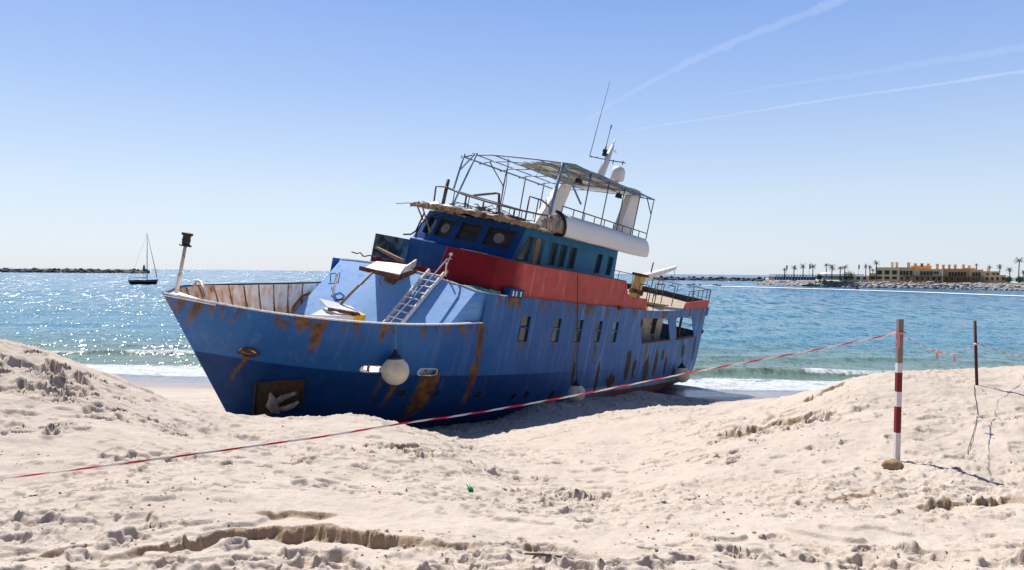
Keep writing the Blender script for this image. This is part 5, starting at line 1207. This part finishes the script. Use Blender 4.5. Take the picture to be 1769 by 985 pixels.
# clods and shell grit scattered over the dug sand: nobody could count them
q = MB(); r2 = np.random.default_rng(12)
for k in range(5200):
    Y = 3.7+9*r2.random()**1.5; X = r2.uniform(-.75, .75)*(Y+.4)
    if gn(np.array([X*.8]), np.array([Y*.8]), 66)[0] < -.08+.4*r2.random(): continue
    s = .003+.011*r2.random()**3; rock_mesh(q, (X, Y, sand_z(X, Y)+s*.3), s, k, 1, (1.2, .9, .7), .3)
for k in range(520):
    f = r2.random(); Y = 17.5+13*f; X = -3.6+.66*(Y-17.5)*.95+r2.normal()*1.0+.6; s = .012+.05*r2.random()**3; rock_mesh(q, (X, Y, sand_z(X, Y)+s*.2), s, 9000+k, 1, (1.2, .9, .7), .3)
o = q.build('sand_clods', plain('clod', (.36, .28, .20), .95, .45, 30), None, smooth=False, fix=False); o['kind'] = 'stuff'

# ------------------------------------------------------------------ far shore
def facing(X, Y): return math.atan2(-X, Y)         # rotation that turns +Y away from the camera direction
M['rock'] = plain('revetment_rock', (.37, .355, .34), .9, .5, .25, bump=.4); M['rock_dark'] = plain('mole_rock', (.07, .068, .07), .9, .5, .2, bump=.4)
def rock_line(name, label, pts, width, height, step, size, mat, seed, cat='breakwater'):
    """a rubble mound: core ridge plus tumbled blocks on its slopes; pts are world (x, y)"""
    q = MB(); rr = np.random.default_rng(seed); P = [np.array(p, float) for p in pts]; G = []
    for a, b in zip(P[:-1], P[1:]):
        L = np.linalg.norm(b-a); d = (b-a)/L; nrm = np.array([-d[1], d[0]])
        if nrm @ a > 0: nrm = -nrm                        # towards the camera
        for s in np.arange(0, L, step):
            c = a+d*s
            rows_ = max(2, int(width/size/1.1))
            for k in range(rows_):
                f = (k+rr.random()*.8)/rows_; off = width*(1-f); sz = size*rr.uniform(.55, 1.0)
                p = c+nrm*off+d*rr.uniform(-.5, .5)*step; rock_mesh(q, (p[0], p[1], height*f*.93-sz*.15+rr.normal()*.12*size), sz, int(rr.integers(1e6)), 1, (1.1, 1, .75), .45)
        for s in np.linspace(0, L, max(2, int(L/20))): c = a+d*s; G.append([np.array([*(c+nrm*width*1.0), -.8]), np.array([*(c+nrm*width*.15), height*.82]), np.array([*(c-nrm*width*.5), height*.82]), np.array([*(c-nrm*width*1.3), -.8])])
    o0 = G[0][1].copy(); o0[2] = 0; q.grid(G)
    o = q.build(name, mat, None, off=o0, fix=False); o.location = o0; return tag(o, label, cat)
R0_ = at_z(1316, 490.5)[:2]
rock_line('rock_revetment', 'grey boulder revetment at the water below the yellow resort', [at_z(1330, 491)[:2], at_z(1420, 495.8)[:2], at_z(1560, 498.5)[:2], at_z(1700, 501)[:2], at_z(1850, 505)[:2]], 7.5, 3.3, 1.7, 1.3, M['rock'], 1, 'revetment')
rock_line('far_breakwater', 'low dark breakwater behind the speedboats left of the resort', [at_z(1130, 482.6)[:2], at_z(1240, 483.8)[:2], at_z(1335, 485)[:2]], 10, 3.2, 5, 2.6, M['rock_dark'], 2)
J = [at_Y(-40, 468.4, 900)[:2], at_Y(120, 468.6, 960)[:2], at_Y(258, 469.8, 1010)[:2]]
rock_line('long_breakwater', 'long dark rock breakwater on the left horizon ending at a small beacon', J, 14, 5.4, 7, 4.2, M['rock_dark'], 3)
# beacon
b = J[2]*.93+J[1]*.07; s = 1000/FPX
root = empty('beacon', 'small striped beacon tower standing on the end of the long breakwater', 'beacon', (b[0], b[1], 4.6))
q = MB(); q.lathe([(2.0, 0), (1.7, 2.6), (1.6, 2.6), (1.4, 5.2)], n=12); q.build('tower', plain('beacon_blue', (.10, .16, .24), .7), root); q = MB(); q.lathe([(1.68, 2.0), (1.6, 3.4)], n=12); q.build('tower_band', M['white'], root)
q = MB(); q.lathe([(1.7, 5.2), (1.7, 5.5), (.8, 5.5), (.8, 6.9), (.2, 7.6)], n=10); q.build('lantern_house', plain('beacon_cap', (.2, .26, .33), .6), root)
# promenade block behind the revetment
t_ = MB(); Pf = [at_z(px, py)[:2]*1.022 for px, py in ((1322, 491), (1420, 495.8), (1560, 498.5), (1700, 501), (1850, 505))]; Pb = [p*1.35 for p in Pf]
G = [[np.array([*a, -.5]), np.array([*a, 3.3]), np.array([*b_, 3.4]), np.array([*b_, -.5])] for a, b_ in zip(Pf, Pb)]
t_.grid(G); o = t_.build('promenade', plain('promenade_sand', (.50, .42, .33), .9), None, fix=False); o['kind'] = 'structure'

# resort buildings. local frame: u to the right, w away, v up; placed by a left corner pixel and distance
bm_cols = {'ochre': (.84, .62, .34), 'sand': (.90, .68, .37), 'orange': (.82, .45, .20), 'pale': (.76, .66, .50)}
for k, c in bm_cols.items(): M[k] = plain('render_'+k, c, .85, .12, .15)
M['terrace'] = plain('pergola_brown', (.17, .12, .09), .9); M['shade'] = plain('window_dark', (.025, .03, .035), .35)
def resort(name, label, mat, px0, px1, Y, py_base, blocks, windows, chimneys=(), extra=None):
    ph = math.atan((1620-PW/2)/FPX); nv = np.array([math.sin(ph), math.cos(ph)]); D = (Y+14)/math.cos(ph)
    def hit(px): d = ray(px, py_base+(px-px0)*.0096); return CC+d*(D/(d[:2] @ nv))
    a = hit(px0); b = hit(px1); s = np.linalg.norm((b-a)[:2])/(px1-px0)
    root = empty(name, label, 'building', tuple(a), 'resort buildings behind the revetment'); root.rotation_euler.z = -ph
    X = lambda px: (px-px0)*s
    def V(py, px): return (py_base+(px-px0)*.0096-py)*s
    for i, (x0, x1, top, dep, mt) in enumerate(blocks):
        q = MB(); zt = V(top, (x0+x1)/2); w0 = 0.0+i*.35 if dep >= 0 else -dep; q.box(((X(x0)+X(x1))/2, w0+4.5, zt/2-.6), (X(x1)-X(x0), 9, zt+1.2)); q.box(((X(x0)+X(x1))/2, w0+4.5, zt+.12), (X(x1)-X(x0)+.3, 9.3, .24)); q.build('wall', M[mt or mat], root)
    for (x0, x1, y0, y1, w0) in windows:
        q = MB(); zc = (V(y0, x0)+V(y1, x0))/2; q.box(((X(x0)+X(x1))/2, w0, zc), (X(x1)-X(x0), .5, abs(V(y0, x0)-V(y1, x0)))); q.build('window', M['shade'], root)
    for (x0, x1, y0, y1, mt) in chimneys:
        q = MB(); q.box(((X(x0)+X(x1))/2, 4, (V(y0, x0)+V(y1, x0))/2), (X(x1)-X(x0), 1.3, abs(V(y0, x0)-V(y1, x0)))); q.box(((X(x0)+X(x1))/2, 4, V(y0, x0)+.1), (X(x1)-X(x0)+.3, 1.6, .25)); q.build('chimney', M[mt], root)
    if extra: extra(root, X, V)
    return root
def Z7(x, y): return 1310+x/3.854, 430+y/3.854
def zr(x0, x1, y0, y1, w=0.0): a = Z7(x0, y0); b = Z7(x1, y1); return (a[0], b[0], a[1], b[1], w)
def zb_(x0, x1, top, dep=0, mt=None): a = Z7(x0, top); b = Z7(x1, top); return (a[0], b[0], a[1], dep, mt)
def zc_(x0, x1, y0, y1, mt): a = Z7(x0, y0); b = Z7(x1, y1); return (a[0], b[0], a[1], b[1], mt)
YB = 312.
def perg(x0, x1, yt, yb):
    def f(root, X, V):
        a = Z7(x0, yt)[0]; b = Z7(x1, yt)[0]; q = MB(); zt = V(Z7(0, yt)[1], a); q.box(((X(a)+X(b))/2, -2.2, zt), (X(b)-X(a), 4.2, .35)); q.build('pergola_roof', M['terrace'], root)
        for k in range(9):
            q = MB(); xx = X(a)+(X(b)-X(a))*(k+.5)/9; q.box((xx, -4.0, zt/2-.3), (.35, .35, zt+.6)); q.build('pergola_post', M['terrace'], root)
    return f
resort('yellow_villa', 'yellow block with two square rows of windows at the left of the resort', 'sand', 1502, 1578, YB, 483.5,
       [zb_(780, 940, 112), zb_(740, 785, 155, 0), zb_(940, 1030, 112, -1.5, 'ochre')],
       [zr(a, a+31, 132, 162) for a in (793, 843, 893)]+[zr(a, a+31, 177, 198) for a in (748, 793, 843, 893)]+[zr(a, a+14, 135, 165, 1.5) for a in (944, 964, 984, 1008)]+[zr(a, a+16, 180, 200, 1.5) for a in (948, 985)],
       [zc_(880, 898, 72, 115, 'sand'), zc_(911, 929, 72, 115, 'sand'), zc_(988, 1007, 76, 118, 'orange')])
resort('pale_yellow_house', 'long pale yellow house with a dark pergola and an orange upper storey', 'sand', 1580, 1628, YB+1, 484,
       [zb_(1032, 1226, 122), zb_(1010, 1150, 95, -6, 'orange')], [zr(a, a+15, 136, 166) for a in (1078, 1100, 1122, 1144)]+[zr(a, a+14, 138, 155) for a in (1168, 1186)]+[zr(a, a+18, 180, 203) for a in (1050, 1085, 1120, 1160, 1195)],
       [zc_(1033, 1052, 78, 112, 'orange'), zc_(1078, 1096, 78, 100, 'terrace'), zc_(1121, 1140, 80, 112, 'orange'), zc_(1181, 1200, 83, 122, 'orange')], perg(965, 1230, 176, 205))
resort('orange_house', 'orange house with a row of slim chimneys in the middle of the resort', 'orange', 1629, 1674, YB+2, 484.5,
       [zb_(1228, 1400, 118)], [zr(a, a+13, 140, 172) for a in (1268, 1288, 1308, 1328, 1348, 1368)]+[zr(a, a+18, 182, 206) for a in (1245, 1285, 1325, 1365)],
       [zc_(a, a+18, 85, 122, 'orange') for a in (1222, 1262, 1302, 1357)], perg(1232, 1400, 178, 207))
resort('ochre_house', 'ochre house with flat roof right of the orange house', 'ochre', 1674, 1699, YB+2, 485,
       [zb_(1402, 1496, 124), zb_(1375, 1450, 108, -6, 'ochre')], [zr(a, a+13, 142, 172) for a in (1425, 1445, 1465)]+[zr(a, a+18, 184, 208) for a in (1420, 1460)], [zc_(1395, 1414, 90, 126, 'ochre')], perg(1402, 1500, 180, 208))
resort('low_ochre_house', 'low stepped ochre house at the right end of the resort', 'ochre', 1699, 1739, YB+2, 485.5,
       [zb_(1497, 1610, 136), zb_(1608, 1650, 166, 0)], [zr(a, a+14, 146, 162) for a in (1520, 1560, 1585)]+[zr(a, a+16, 180, 204) for a in (1515, 1550, 1585, 1622)], [zc_(1523, 1545, 112, 140, 'ochre')])
# white pergola terrace and low walls at the tip
a = at_Y(1338, 482, 345); sc_ = 345/FPX
root = empty('beach_terrace', 'white post and dark shade pergola terrace at the left tip of the resort', 'pergola', tuple(a))
q = MB(); q.box((35*sc_, 4, 8.2*sc_), (68*sc_, 8, .3)); q.build('shade_roof', M['terrace'], root); q = MB(); q.box((35*sc_, 4, .6), (70*sc_, 8, 1.6)); q.build('deck', M['terrace'], root)
for k in range(14):
    q = MB(); q.box((1+k*68*sc_/13.2, 0, 4.2*sc_), (.4, .4, 8.4*sc_)); q.build('post', M['white'], root)
a = at_Y(1422, 482, 340); root = empty('garden_pavilion', 'low pavilion with pale awnings among the palms left of the yellow block', 'pavilion', tuple(a))
q = MB(); q.box((9, 3, .9), (18, 6, 2.2)); q.build('wall', M['pale'], root); q = MB(); q.box((9, 2, 2.4), (19, 8, .3)); q.build('roof', M['terrace'], root)
q = MB(); q.hexa([(0, -1, 2.6), (8, -1, 2.6), (8, 5, 2.6), (0, 5, 2.6), (2, 1, 3.5), (6, 1, 3.5), (6, 3, 3.5), (2, 3, 3.5)]); q.build('awning', M['white'], root)
a = at_Y(1455, 483, 338); root = empty('garden_wall', 'long low wall with dark openings between pavilion and yellow block', 'wall', tuple(a))
q = MB(); q.box((6.3, 1.5, .9), (12.6, 3, 2.6)); q.build('wall', M['pale'], root)
for k in range(4): q = MB(); q.box((1.5+k*3.0, -.02, .9), (1.5, .3, 1.2)); q.build('opening', M['shade'], root)

# palms
M['palm_trunk'] = plain('palm_trunk', (.13, .10, .075), .95, .3); M['palm_leaf'] = plain('palm_leaf', (.045, .062, .022), .7, .4, .6); M['shrub'] = plain('shrub_leaf', (.05, .085, .025), .8, .5, .8)
def palm(px, top, base, Y, crown, label, seed, dense=26):
    a = at_Y(px, base, Y); s = Y/FPX; H = (base-top)*s; rr = np.random.default_rng(seed)
    root = empty('palm_tree', label, 'palm', tuple(a), 'palms along the resort front'); cr = crown*s; hz = H-cr*.55
    q = MB(); q.tube([(0, 0, -.5), (.08*H*rr.normal()*.2, 0, hz*.5), (0, 0, hz)], [.28, .22, .2], 7); q.build('trunk', M['palm_trunk'], root, smooth=True)
    q = MB()
    for k in range(dense):
        az = rr.uniform(0, 6.28); el = rr.uniform(-.5, 1.25); L = cr*rr.uniform(.75, 1.05); P = np.array([0, 0, hz]); d = np.array([math.cos(az)*math.cos(el), math.sin(az)*math.cos(el), math.sin(el)]); pts_ = [P]
        for j in range(5): P = P+d*L/5; d = d+np.array([0, 0, -.24]); d /= np.linalg.norm(d); pts_.append(P)
        side = np.array([-math.sin(az), math.cos(az), 0])
        for j in range(5):
            for sd in (-1, 1):
                for m in range(3):
                    p0 = pts_[j]+(pts_[j+1]-pts_[j])*m/3; p1 = pts_[j]+(pts_[j+1]-pts_[j])*(m+.75)/3; wv = side*sd*L*.24*(1-.75*abs(j-1.3)/4)+np.array([0, 0, -L*.10]); q.add([p0, p1, p1+wv+(pts_[j+1]-pts_[j])*.3], [(0, 1, 2)])
    q.build('crown', M['palm_leaf'], root, fix=False)
PL = [(175, 122, 168, 345, 4.5, 'small palm beside a blue banner at the far left of the terrace'), (238, 105, 168, 345, 6, 'palm rising from the left third of the terrace'), (297, 96, 168, 345, 6.5, 'palm rising from the middle of the terrace'), (362, 97, 168, 345, 6.5, 'palm at the right end of the terrace beside a banner'),
      (450, 92, 165, 345, 5, 'tall slim palm above the pavilion'), (490, 100, 172, 338, 8, 'thick bushy palm right of the tall slim one'), (545, 110, 172, 338, 5.5, 'small palm left of the round shrub'), (575, 103, 172, 342, 6.5, 'palm standing just behind the round shrub'), (715, 99, 175, 345, 5, 'palm with a thin crown left of the yellow block'), (741, 106, 178, 340, 5.5, 'palm close to the lower wing of the yellow block'),
      (762, 126, 178, 340, 4.5, 'short palm touching the wall of the yellow block'), (786, 74, 178, 338, 6.5, 'tallest palm behind the left corner of the yellow block'), (1453, 95, 130, 345, 3.5, 'palm crown just showing over the ochre house'), (1537, 108, 160, 345, 5, 'palm showing over the roof of the low ochre house'), (1607, 102, 175, 342, 6, 'palm right of the low ochre house roof'), (1672, 117, 206, 322, 6.5, 'palm with a dense crown standing right of all buildings'), (1735, 58, 206, 318, 8, 'tall palm with a long trunk at the right edge'), (1763, 138, 206, 322, 5.5, 'low palm cut by the right edge')]
for i, (x, yt, yb, Y, cr, lb) in enumerate(PL):
    a, b_ = Z7(x, yt); c, d_ = Z7(x, yb); palm(a, b_, d_+6, Y, cr*1.15, lb, 40+i)
def leaf_ball(q, c, r, n, s, rr, sq=(1, 1, 1)):
    for k in range(n):
        d = rr.normal(size=3); d /= np.linalg.norm(d); p = np.array(c)+d*r*rr.uniform(.55, 1.05)*np.array(sq)*(1+.25*rr.normal()*.5); u = rr.normal(size=3); u /= np.linalg.norm(u); v = np.cross(d, u); q.add([p-u*s, p+u*s, p+v*s*1.4], [(0, 1, 2)])
for px, py, Y, r, lb in ((Z7(602, 140)[0], 477, 336, 2.4, 'round green shrub among the palms of the resort garden'), (Z7(405, 180)[0], 479, 338, 1.3, 'small shrub right of the terrace'), (Z7(1740, 205)[0], 483.5, 308, 1.5, 'low dark shrub at the foot of the tall right palm'), (Z7(1665, 200)[0], 483, 310, 1.4, 'low shrub beside the end wall of the low ochre house')):
    a = at_Y(px, py, Y); root = empty('shrub', lb, 'shrub', (a[0], a[1], a[2]-r*.6), 'garden shrubs'); rr = np.random.default_rng(int(px)); q = MB(); leaf_ball(q, (0, 0, r*.8), r, 420, .28, rr, (1.1, 1, 1)); q.build('foliage', M['shrub'], root, fix=False); q = MB(); q.tube([(0, 0, -.6), (0, 0, r*.8)], .12, 6); q.build('stem', M['palm_trunk'], root)
M['banner'] = plain('banner_blue', (.02, .05, .22), .7)
for x, y0, y1, Y, lb in ((185, 104, 165, 344, 'blue banner on a mast at the left of the terrace'), (338, 97, 165, 344, 'blue banner on a mast left of the last terrace palm'), (665, 100, 170, 342, 'blue banner on a mast above the garden wall')):
    a = at_Y(Z7(x, 0)[0], Z7(0, y1)[1]+5, Y); s = Y/FPX; H = (y1-y0)/3.854*s+5*s; root = empty('banner_flag', lb, 'flag', tuple(a), 'blue banners at the resort'); q = MB(); q.tube([(0, 0, 0), (0, 0, H)], .09, 6); q.build('mast', M['white'], root); q = MB(); q.slab([[np.array([0, 0, H]), np.array([.75, .1, H-.4])], [np.array([0, 0, H-1.3]), np.array([.65, -.1, H-1.5])], [np.array([0, 0, H-2.4]), np.array([.55, .1, H-2.4])]], (0, .06, 0)); q.build('banner', M['banner'], root)

# ------------------------------------------------------------------ boats and buoy
a = at_z(248, 490.5); s = a[1]/FPX; root = empty('sailboat', 'dark blue sailboat with bare mast lying off the beach at left', 'sailboat', tuple(a)); root.rotation_euler.z = math.radians(8)
L = 47*s; q = MB(); G = []
for f in np.linspace(0, 1, 14):
    x = -L/2+L*f; wd = 1.5*(1-max(0, (f-.45)/.55)**2.2)*(.72+.28*min(1, f/.3)); sh = 1.45+.35*f**2; G.append([np.array([x, -max(.04, wd), sh]), np.array([x*.93, -max(.03, wd*.85), .45]), np.array([x*.84, 0, -.4]), np.array([x*.93, max(.03, wd*.85), .45]), np.array([x, max(.04, wd), sh])])
q.slab(G, (0, 0, .06)); q.add([G[0][i] for i in range(5)], [(0, 1, 2, 3, 4)]); q.build('hull', plain('navy_hull', (.008, .014, .03), .3), root, smooth=True, sharp=50)
q = MB(); q.slab([[np.array([-L/2+L*f, sg_*max(.03, 1.45*(1-max(0, (f-.45)/.55)**2.2)*(.72+.28*min(1, f/.3))), 1.0+.35*f**2]) for sg_ in (-1, 0, 1)] for f in np.linspace(0, .99, 12)], (0, 0, .05)); q.build('deck', M['white'], root)
q = MB(); q.hexa([(-2.9, -.9, 1.1), (1.2, -.75, 1.15), (1.2, .75, 1.15), (-2.9, .9, 1.1), (-2.6, -.75, 1.75), (.4, -.6, 1.65), (.4, .6, 1.65), (-2.6, .75, 1.75)]); cab = q.build('cabin', M['white'], root, bevel=.08)
q = MB(); q.box((-1.2, -.83, 1.45), (2.6, .12, .2)); q.build('cabin_window', M['glass'], cab)
q = MB(); q.hexa([(-3.6, -.9, 2.3), (-1.6, -.8, 2.25), (-1.6, .8, 2.25), (-3.6, .9, 2.3), (-3.5, -.7, 2.5), (-1.8, -.6, 2.45), (-1.8, .6, 2.45), (-3.5, .7, 2.5)]); q.build('sprayhood', M['grey_panel'], root)
HM = 88*s; mx = (254-248)*s; q = MB(); q.tube([(mx, 0, 1.1), (mx-.05, 0, HM)], [.13, .09], 8); q.build('mast', M['rail'], root)
q = MB(); q.tube([(mx-.1, 0, 2.6), (mx-4.3, .1, 2.45)], .16, 8); q.build('boom', plain('sail_cover', (.35, .38, .42), .8), root)
q = MB(); q.tube([(mx+.2, 0, HM-1.2), (L/2-.1, 0, 1.6)], [.05, .17], 8); q.build('furled_sail', plain('furled_sail', (.45, .48, .55), .8), root)
q = MB(); q.tube([(mx, 0, HM), (-L/2+.2, 0, 1.2)], .025, 4); q.tube([(mx, 0, HM), (mx+.1, -1.4, 1.3)], .025, 4); q.tube([(mx-.1, -.9, HM*.55), (mx-.1, .9, HM*.55)], .05, 5); q.build('rigging', M['black'], root)
q = MB(); q.tube([(-L/2+.1, -.9, 1.1), (-L/2+.1, -.9, 2.0), (-L/2, .9, 2.0), (-L/2+.1, .9, 1.1)], .04, 5); q.tube([(-L/2+.3, -.5, 1.1), (-L/2+.3, -.5, 3.4)], .05, 5); q.tube([(L/2-.3, -.3, 1.3), (L/2+.15, 0, 2.0), (L/2-.3, .3, 1.3)], .04, 5); q.build('pushpit', M['rail'], root)
def motorboat(px, py, L, rot, label, colr):
    a = at_z(px, py); root = empty('motorboat', label, 'motorboat', tuple(a), 'boats under way'); root.rotation_euler.z = rot
    q = MB(); G = [[np.array([-L/2+L*f+.06*L*f, -max(.03, .2*L*(1-max(0, (f-.4)/.6)**2)), .75+.5*f]), np.array([-L/2+L*f, -.1*L*(1-f*.9), .05+.35*f]), np.array([-L/2+L*f, .1*L*(1-f*.9), .05+.35*f]), np.array([-L/2+L*f+.06*L*f, max(.03, .2*L*(1-max(0, (f-.4)/.6)**2)), .75+.5*f])] for f in np.linspace(0, 1, 9)]; q.slab(G, (0, 0, .08)); q.add(G[0], [(0, 1, 2, 3)]); q.build('hull', colr, root)
    q = MB(); q.hexa([(-.1*L, -.12*L, .6), (.18*L, -.1*L, .7), (.18*L, .1*L, .7), (-.1*L, .12*L, .6), (-.08*L, -.1*L, 1.5), (.06*L, -.08*L, 1.5), (.06*L, .08*L, 1.5), (-.08*L, .1*L, 1.5)]); q.build('console', M['black'], root)
    q = MB(); q.hexa([(-.58*L, -.2, .1), (-.48*L, -.2, .1), (-.48*L, .2, .1), (-.58*L, .2, .1), (-.58*L, -.22, 1.3), (-.46*L, -.22, 1.2), (-.46*L, .22, 1.2), (-.58*L, .22, 1.3)]); q.build('outboard', M['black'], root)
    return root
motorboat(1198, 494.5, 5.8, math.radians(172), 'white speedboat with dark console leading the two boats', M['white'])
motorboat(1238, 495.5, 3.2, math.radians(175), 'small dark boat following behind the white speedboat', M['black'])
motorboat(326, 466.2+2.4, 6, .3, 'tiny dark boat far out right of the sailboat', M['black'])
# wakes: broken white water trailing the two boats, lying just on the sea
t = NT('wake_foam'); n = t.noise(t.mapping(t.pos(), (.25, .6, 1)), 1.0, 5, .65); uvn = t.coord('UV'); u_, v_, _ = t.xyz(uvn)
edge = t.smooth(t.math('ABSOLUTE', t.math('SUBTRACT', v_, .5)), .15, .5, 1, 0)
M['wake'] = t.out((.85, .87, .88), .8, alpha=t.smooth(t.math('MULTIPLY', edge, t.math('ADD', .35, n)), .28, .55))
def wake(pts, w0, w1, label):
    P = [at_z(*p) for p in pts]; n = 40; Q = []
    for k in range(n+1):
        f = k/n*(len(P)-1); i = min(int(f), len(P)-2); Q.append(P[i]*(1-(f-i))+P[i+1]*(f-i))
    me = bpy.data.meshes.new('boat_wake'); vs = []; fs = []
    for k, p in enumerate(Q):
        d = Q[min(k+1, n)]-Q[max(k-1, 0)]; d /= np.linalg.norm(d); nrm = np.array([-d[1], d[0], 0]); w = w0+(w1-w0)*k/n
        vs += [tuple(p-nrm*w/2-Q[0]+np.array([0, 0, .14])), tuple(p+nrm*w/2-Q[0]+np.array([0, 0, .14]))]
    fs = [(2*k, 2*k+1, 2*k+3, 2*k+2) for k in range(n)]; me.from_pydata(vs, [], fs); uvl = me.uv_layers.new(name='UVMap')
    for f in me.polygons:
        for li in f.loop_indices: vi = me.loops[li].vertex_index; uvl.data[li].uv = (vi//2/n, vi % 2)
    me.materials.append(M['wake']); o = bpy.data.objects.new('boat_wake', me); COL.objects.link(o); o.location = Q[0]; o['kind'] = 'stuff'; o['label'] = label
wake([(1203, 494.6), (1236, 495.4)], 6, 12, 'white wake between the two boats'); wake([(1240, 495.8), (1300, 497.3), (1450, 501.5), (1600, 506.5), (1800, 514.5)], 17, 9, 'long white wake behind the dark boat')
a = at_z(1480, 501.5); root = empty('channel_buoy', 'small red buoy floating in front of the grey revetment', 'buoy', tuple(a)); q = MB(); q.lathe([(.8, -.3), (.9, .1), (.85, .5), (.2, .6)], n=12); q.build('float', plain('buoy_red', (.22, .03, .04), .5), root); q = MB(); q.lathe([(.45, .5), (.2, 2.0), (.3, 2.0), (.3, 2.4), (.05, 2.6)], n=8); q.build('mark', plain('buoy_mark', (.12, .03, .05), .5), root)

# ------------------------------------------------------------------ contrails: soft tubes of vapour high over the sea
def contrail(pts, r0, r1, dens, label, wob, seed, D=9000):
    t = bpy.data.materials.new('vapour'); t.use_nodes = True; nt = t.node_tree; nt.nodes.remove(nt.nodes['Principled BSDF']); v = nt.nodes.new('ShaderNodeVolumeScatter'); v.inputs['Color'].default_value = (1, 1, 1, 1); v.inputs['Density'].default_value = dens; v.inputs['Anisotropy'].default_value = .45; nt.links.new(v.outputs[0], nt.nodes['Material Output'].inputs['Volume'])
    q = MB(); P = [CC+ray(px, py)/np.linalg.norm(ray(px, py))*D for px, py in pts]; rr = np.random.default_rng(seed); n = 60; Q = []; R = []
    for k in range(n+1):
        f = k/n*(len(P)-1); i = min(int(f), len(P)-2); p = P[i]*(1-(f-i))+P[i+1]*(f-i); g = k/n
        Q.append(p+rr.normal(size=3)*wob*.25); R.append(max(2., (r0+(r1-r0)*g)*(1+.35*gn(np.array([k*.21]), np.array([seed*1.7]), 5)[0])))
    q.tube(Q, R, 16); o = q.build('contrail', t, None, off=Q[0], smooth=True); o.location = Q[0]; return tag(o, label, 'contrail', 'vapour trails in the sky')
contrail([(1010, 210), (1080, 165), (1190, 105), (1300, 58), (1400, 20), (1480, -15)], 24, 56, .0011, 'broad soft vapour trail climbing steeply to the upper edge', 25, 1)
contrail([(1070, 227), (1250, 200), (1450, 168), (1620, 145), (1800, 117)], 7, 20, .008, 'thin bright vapour trail running to the right edge', 6, 2)
contrail([(1230, 165), (1450, 132), (1600, 108), (1790, 78)], 16, 50, .0011, 'faint vapour trail above the thin bright one', 15, 3)
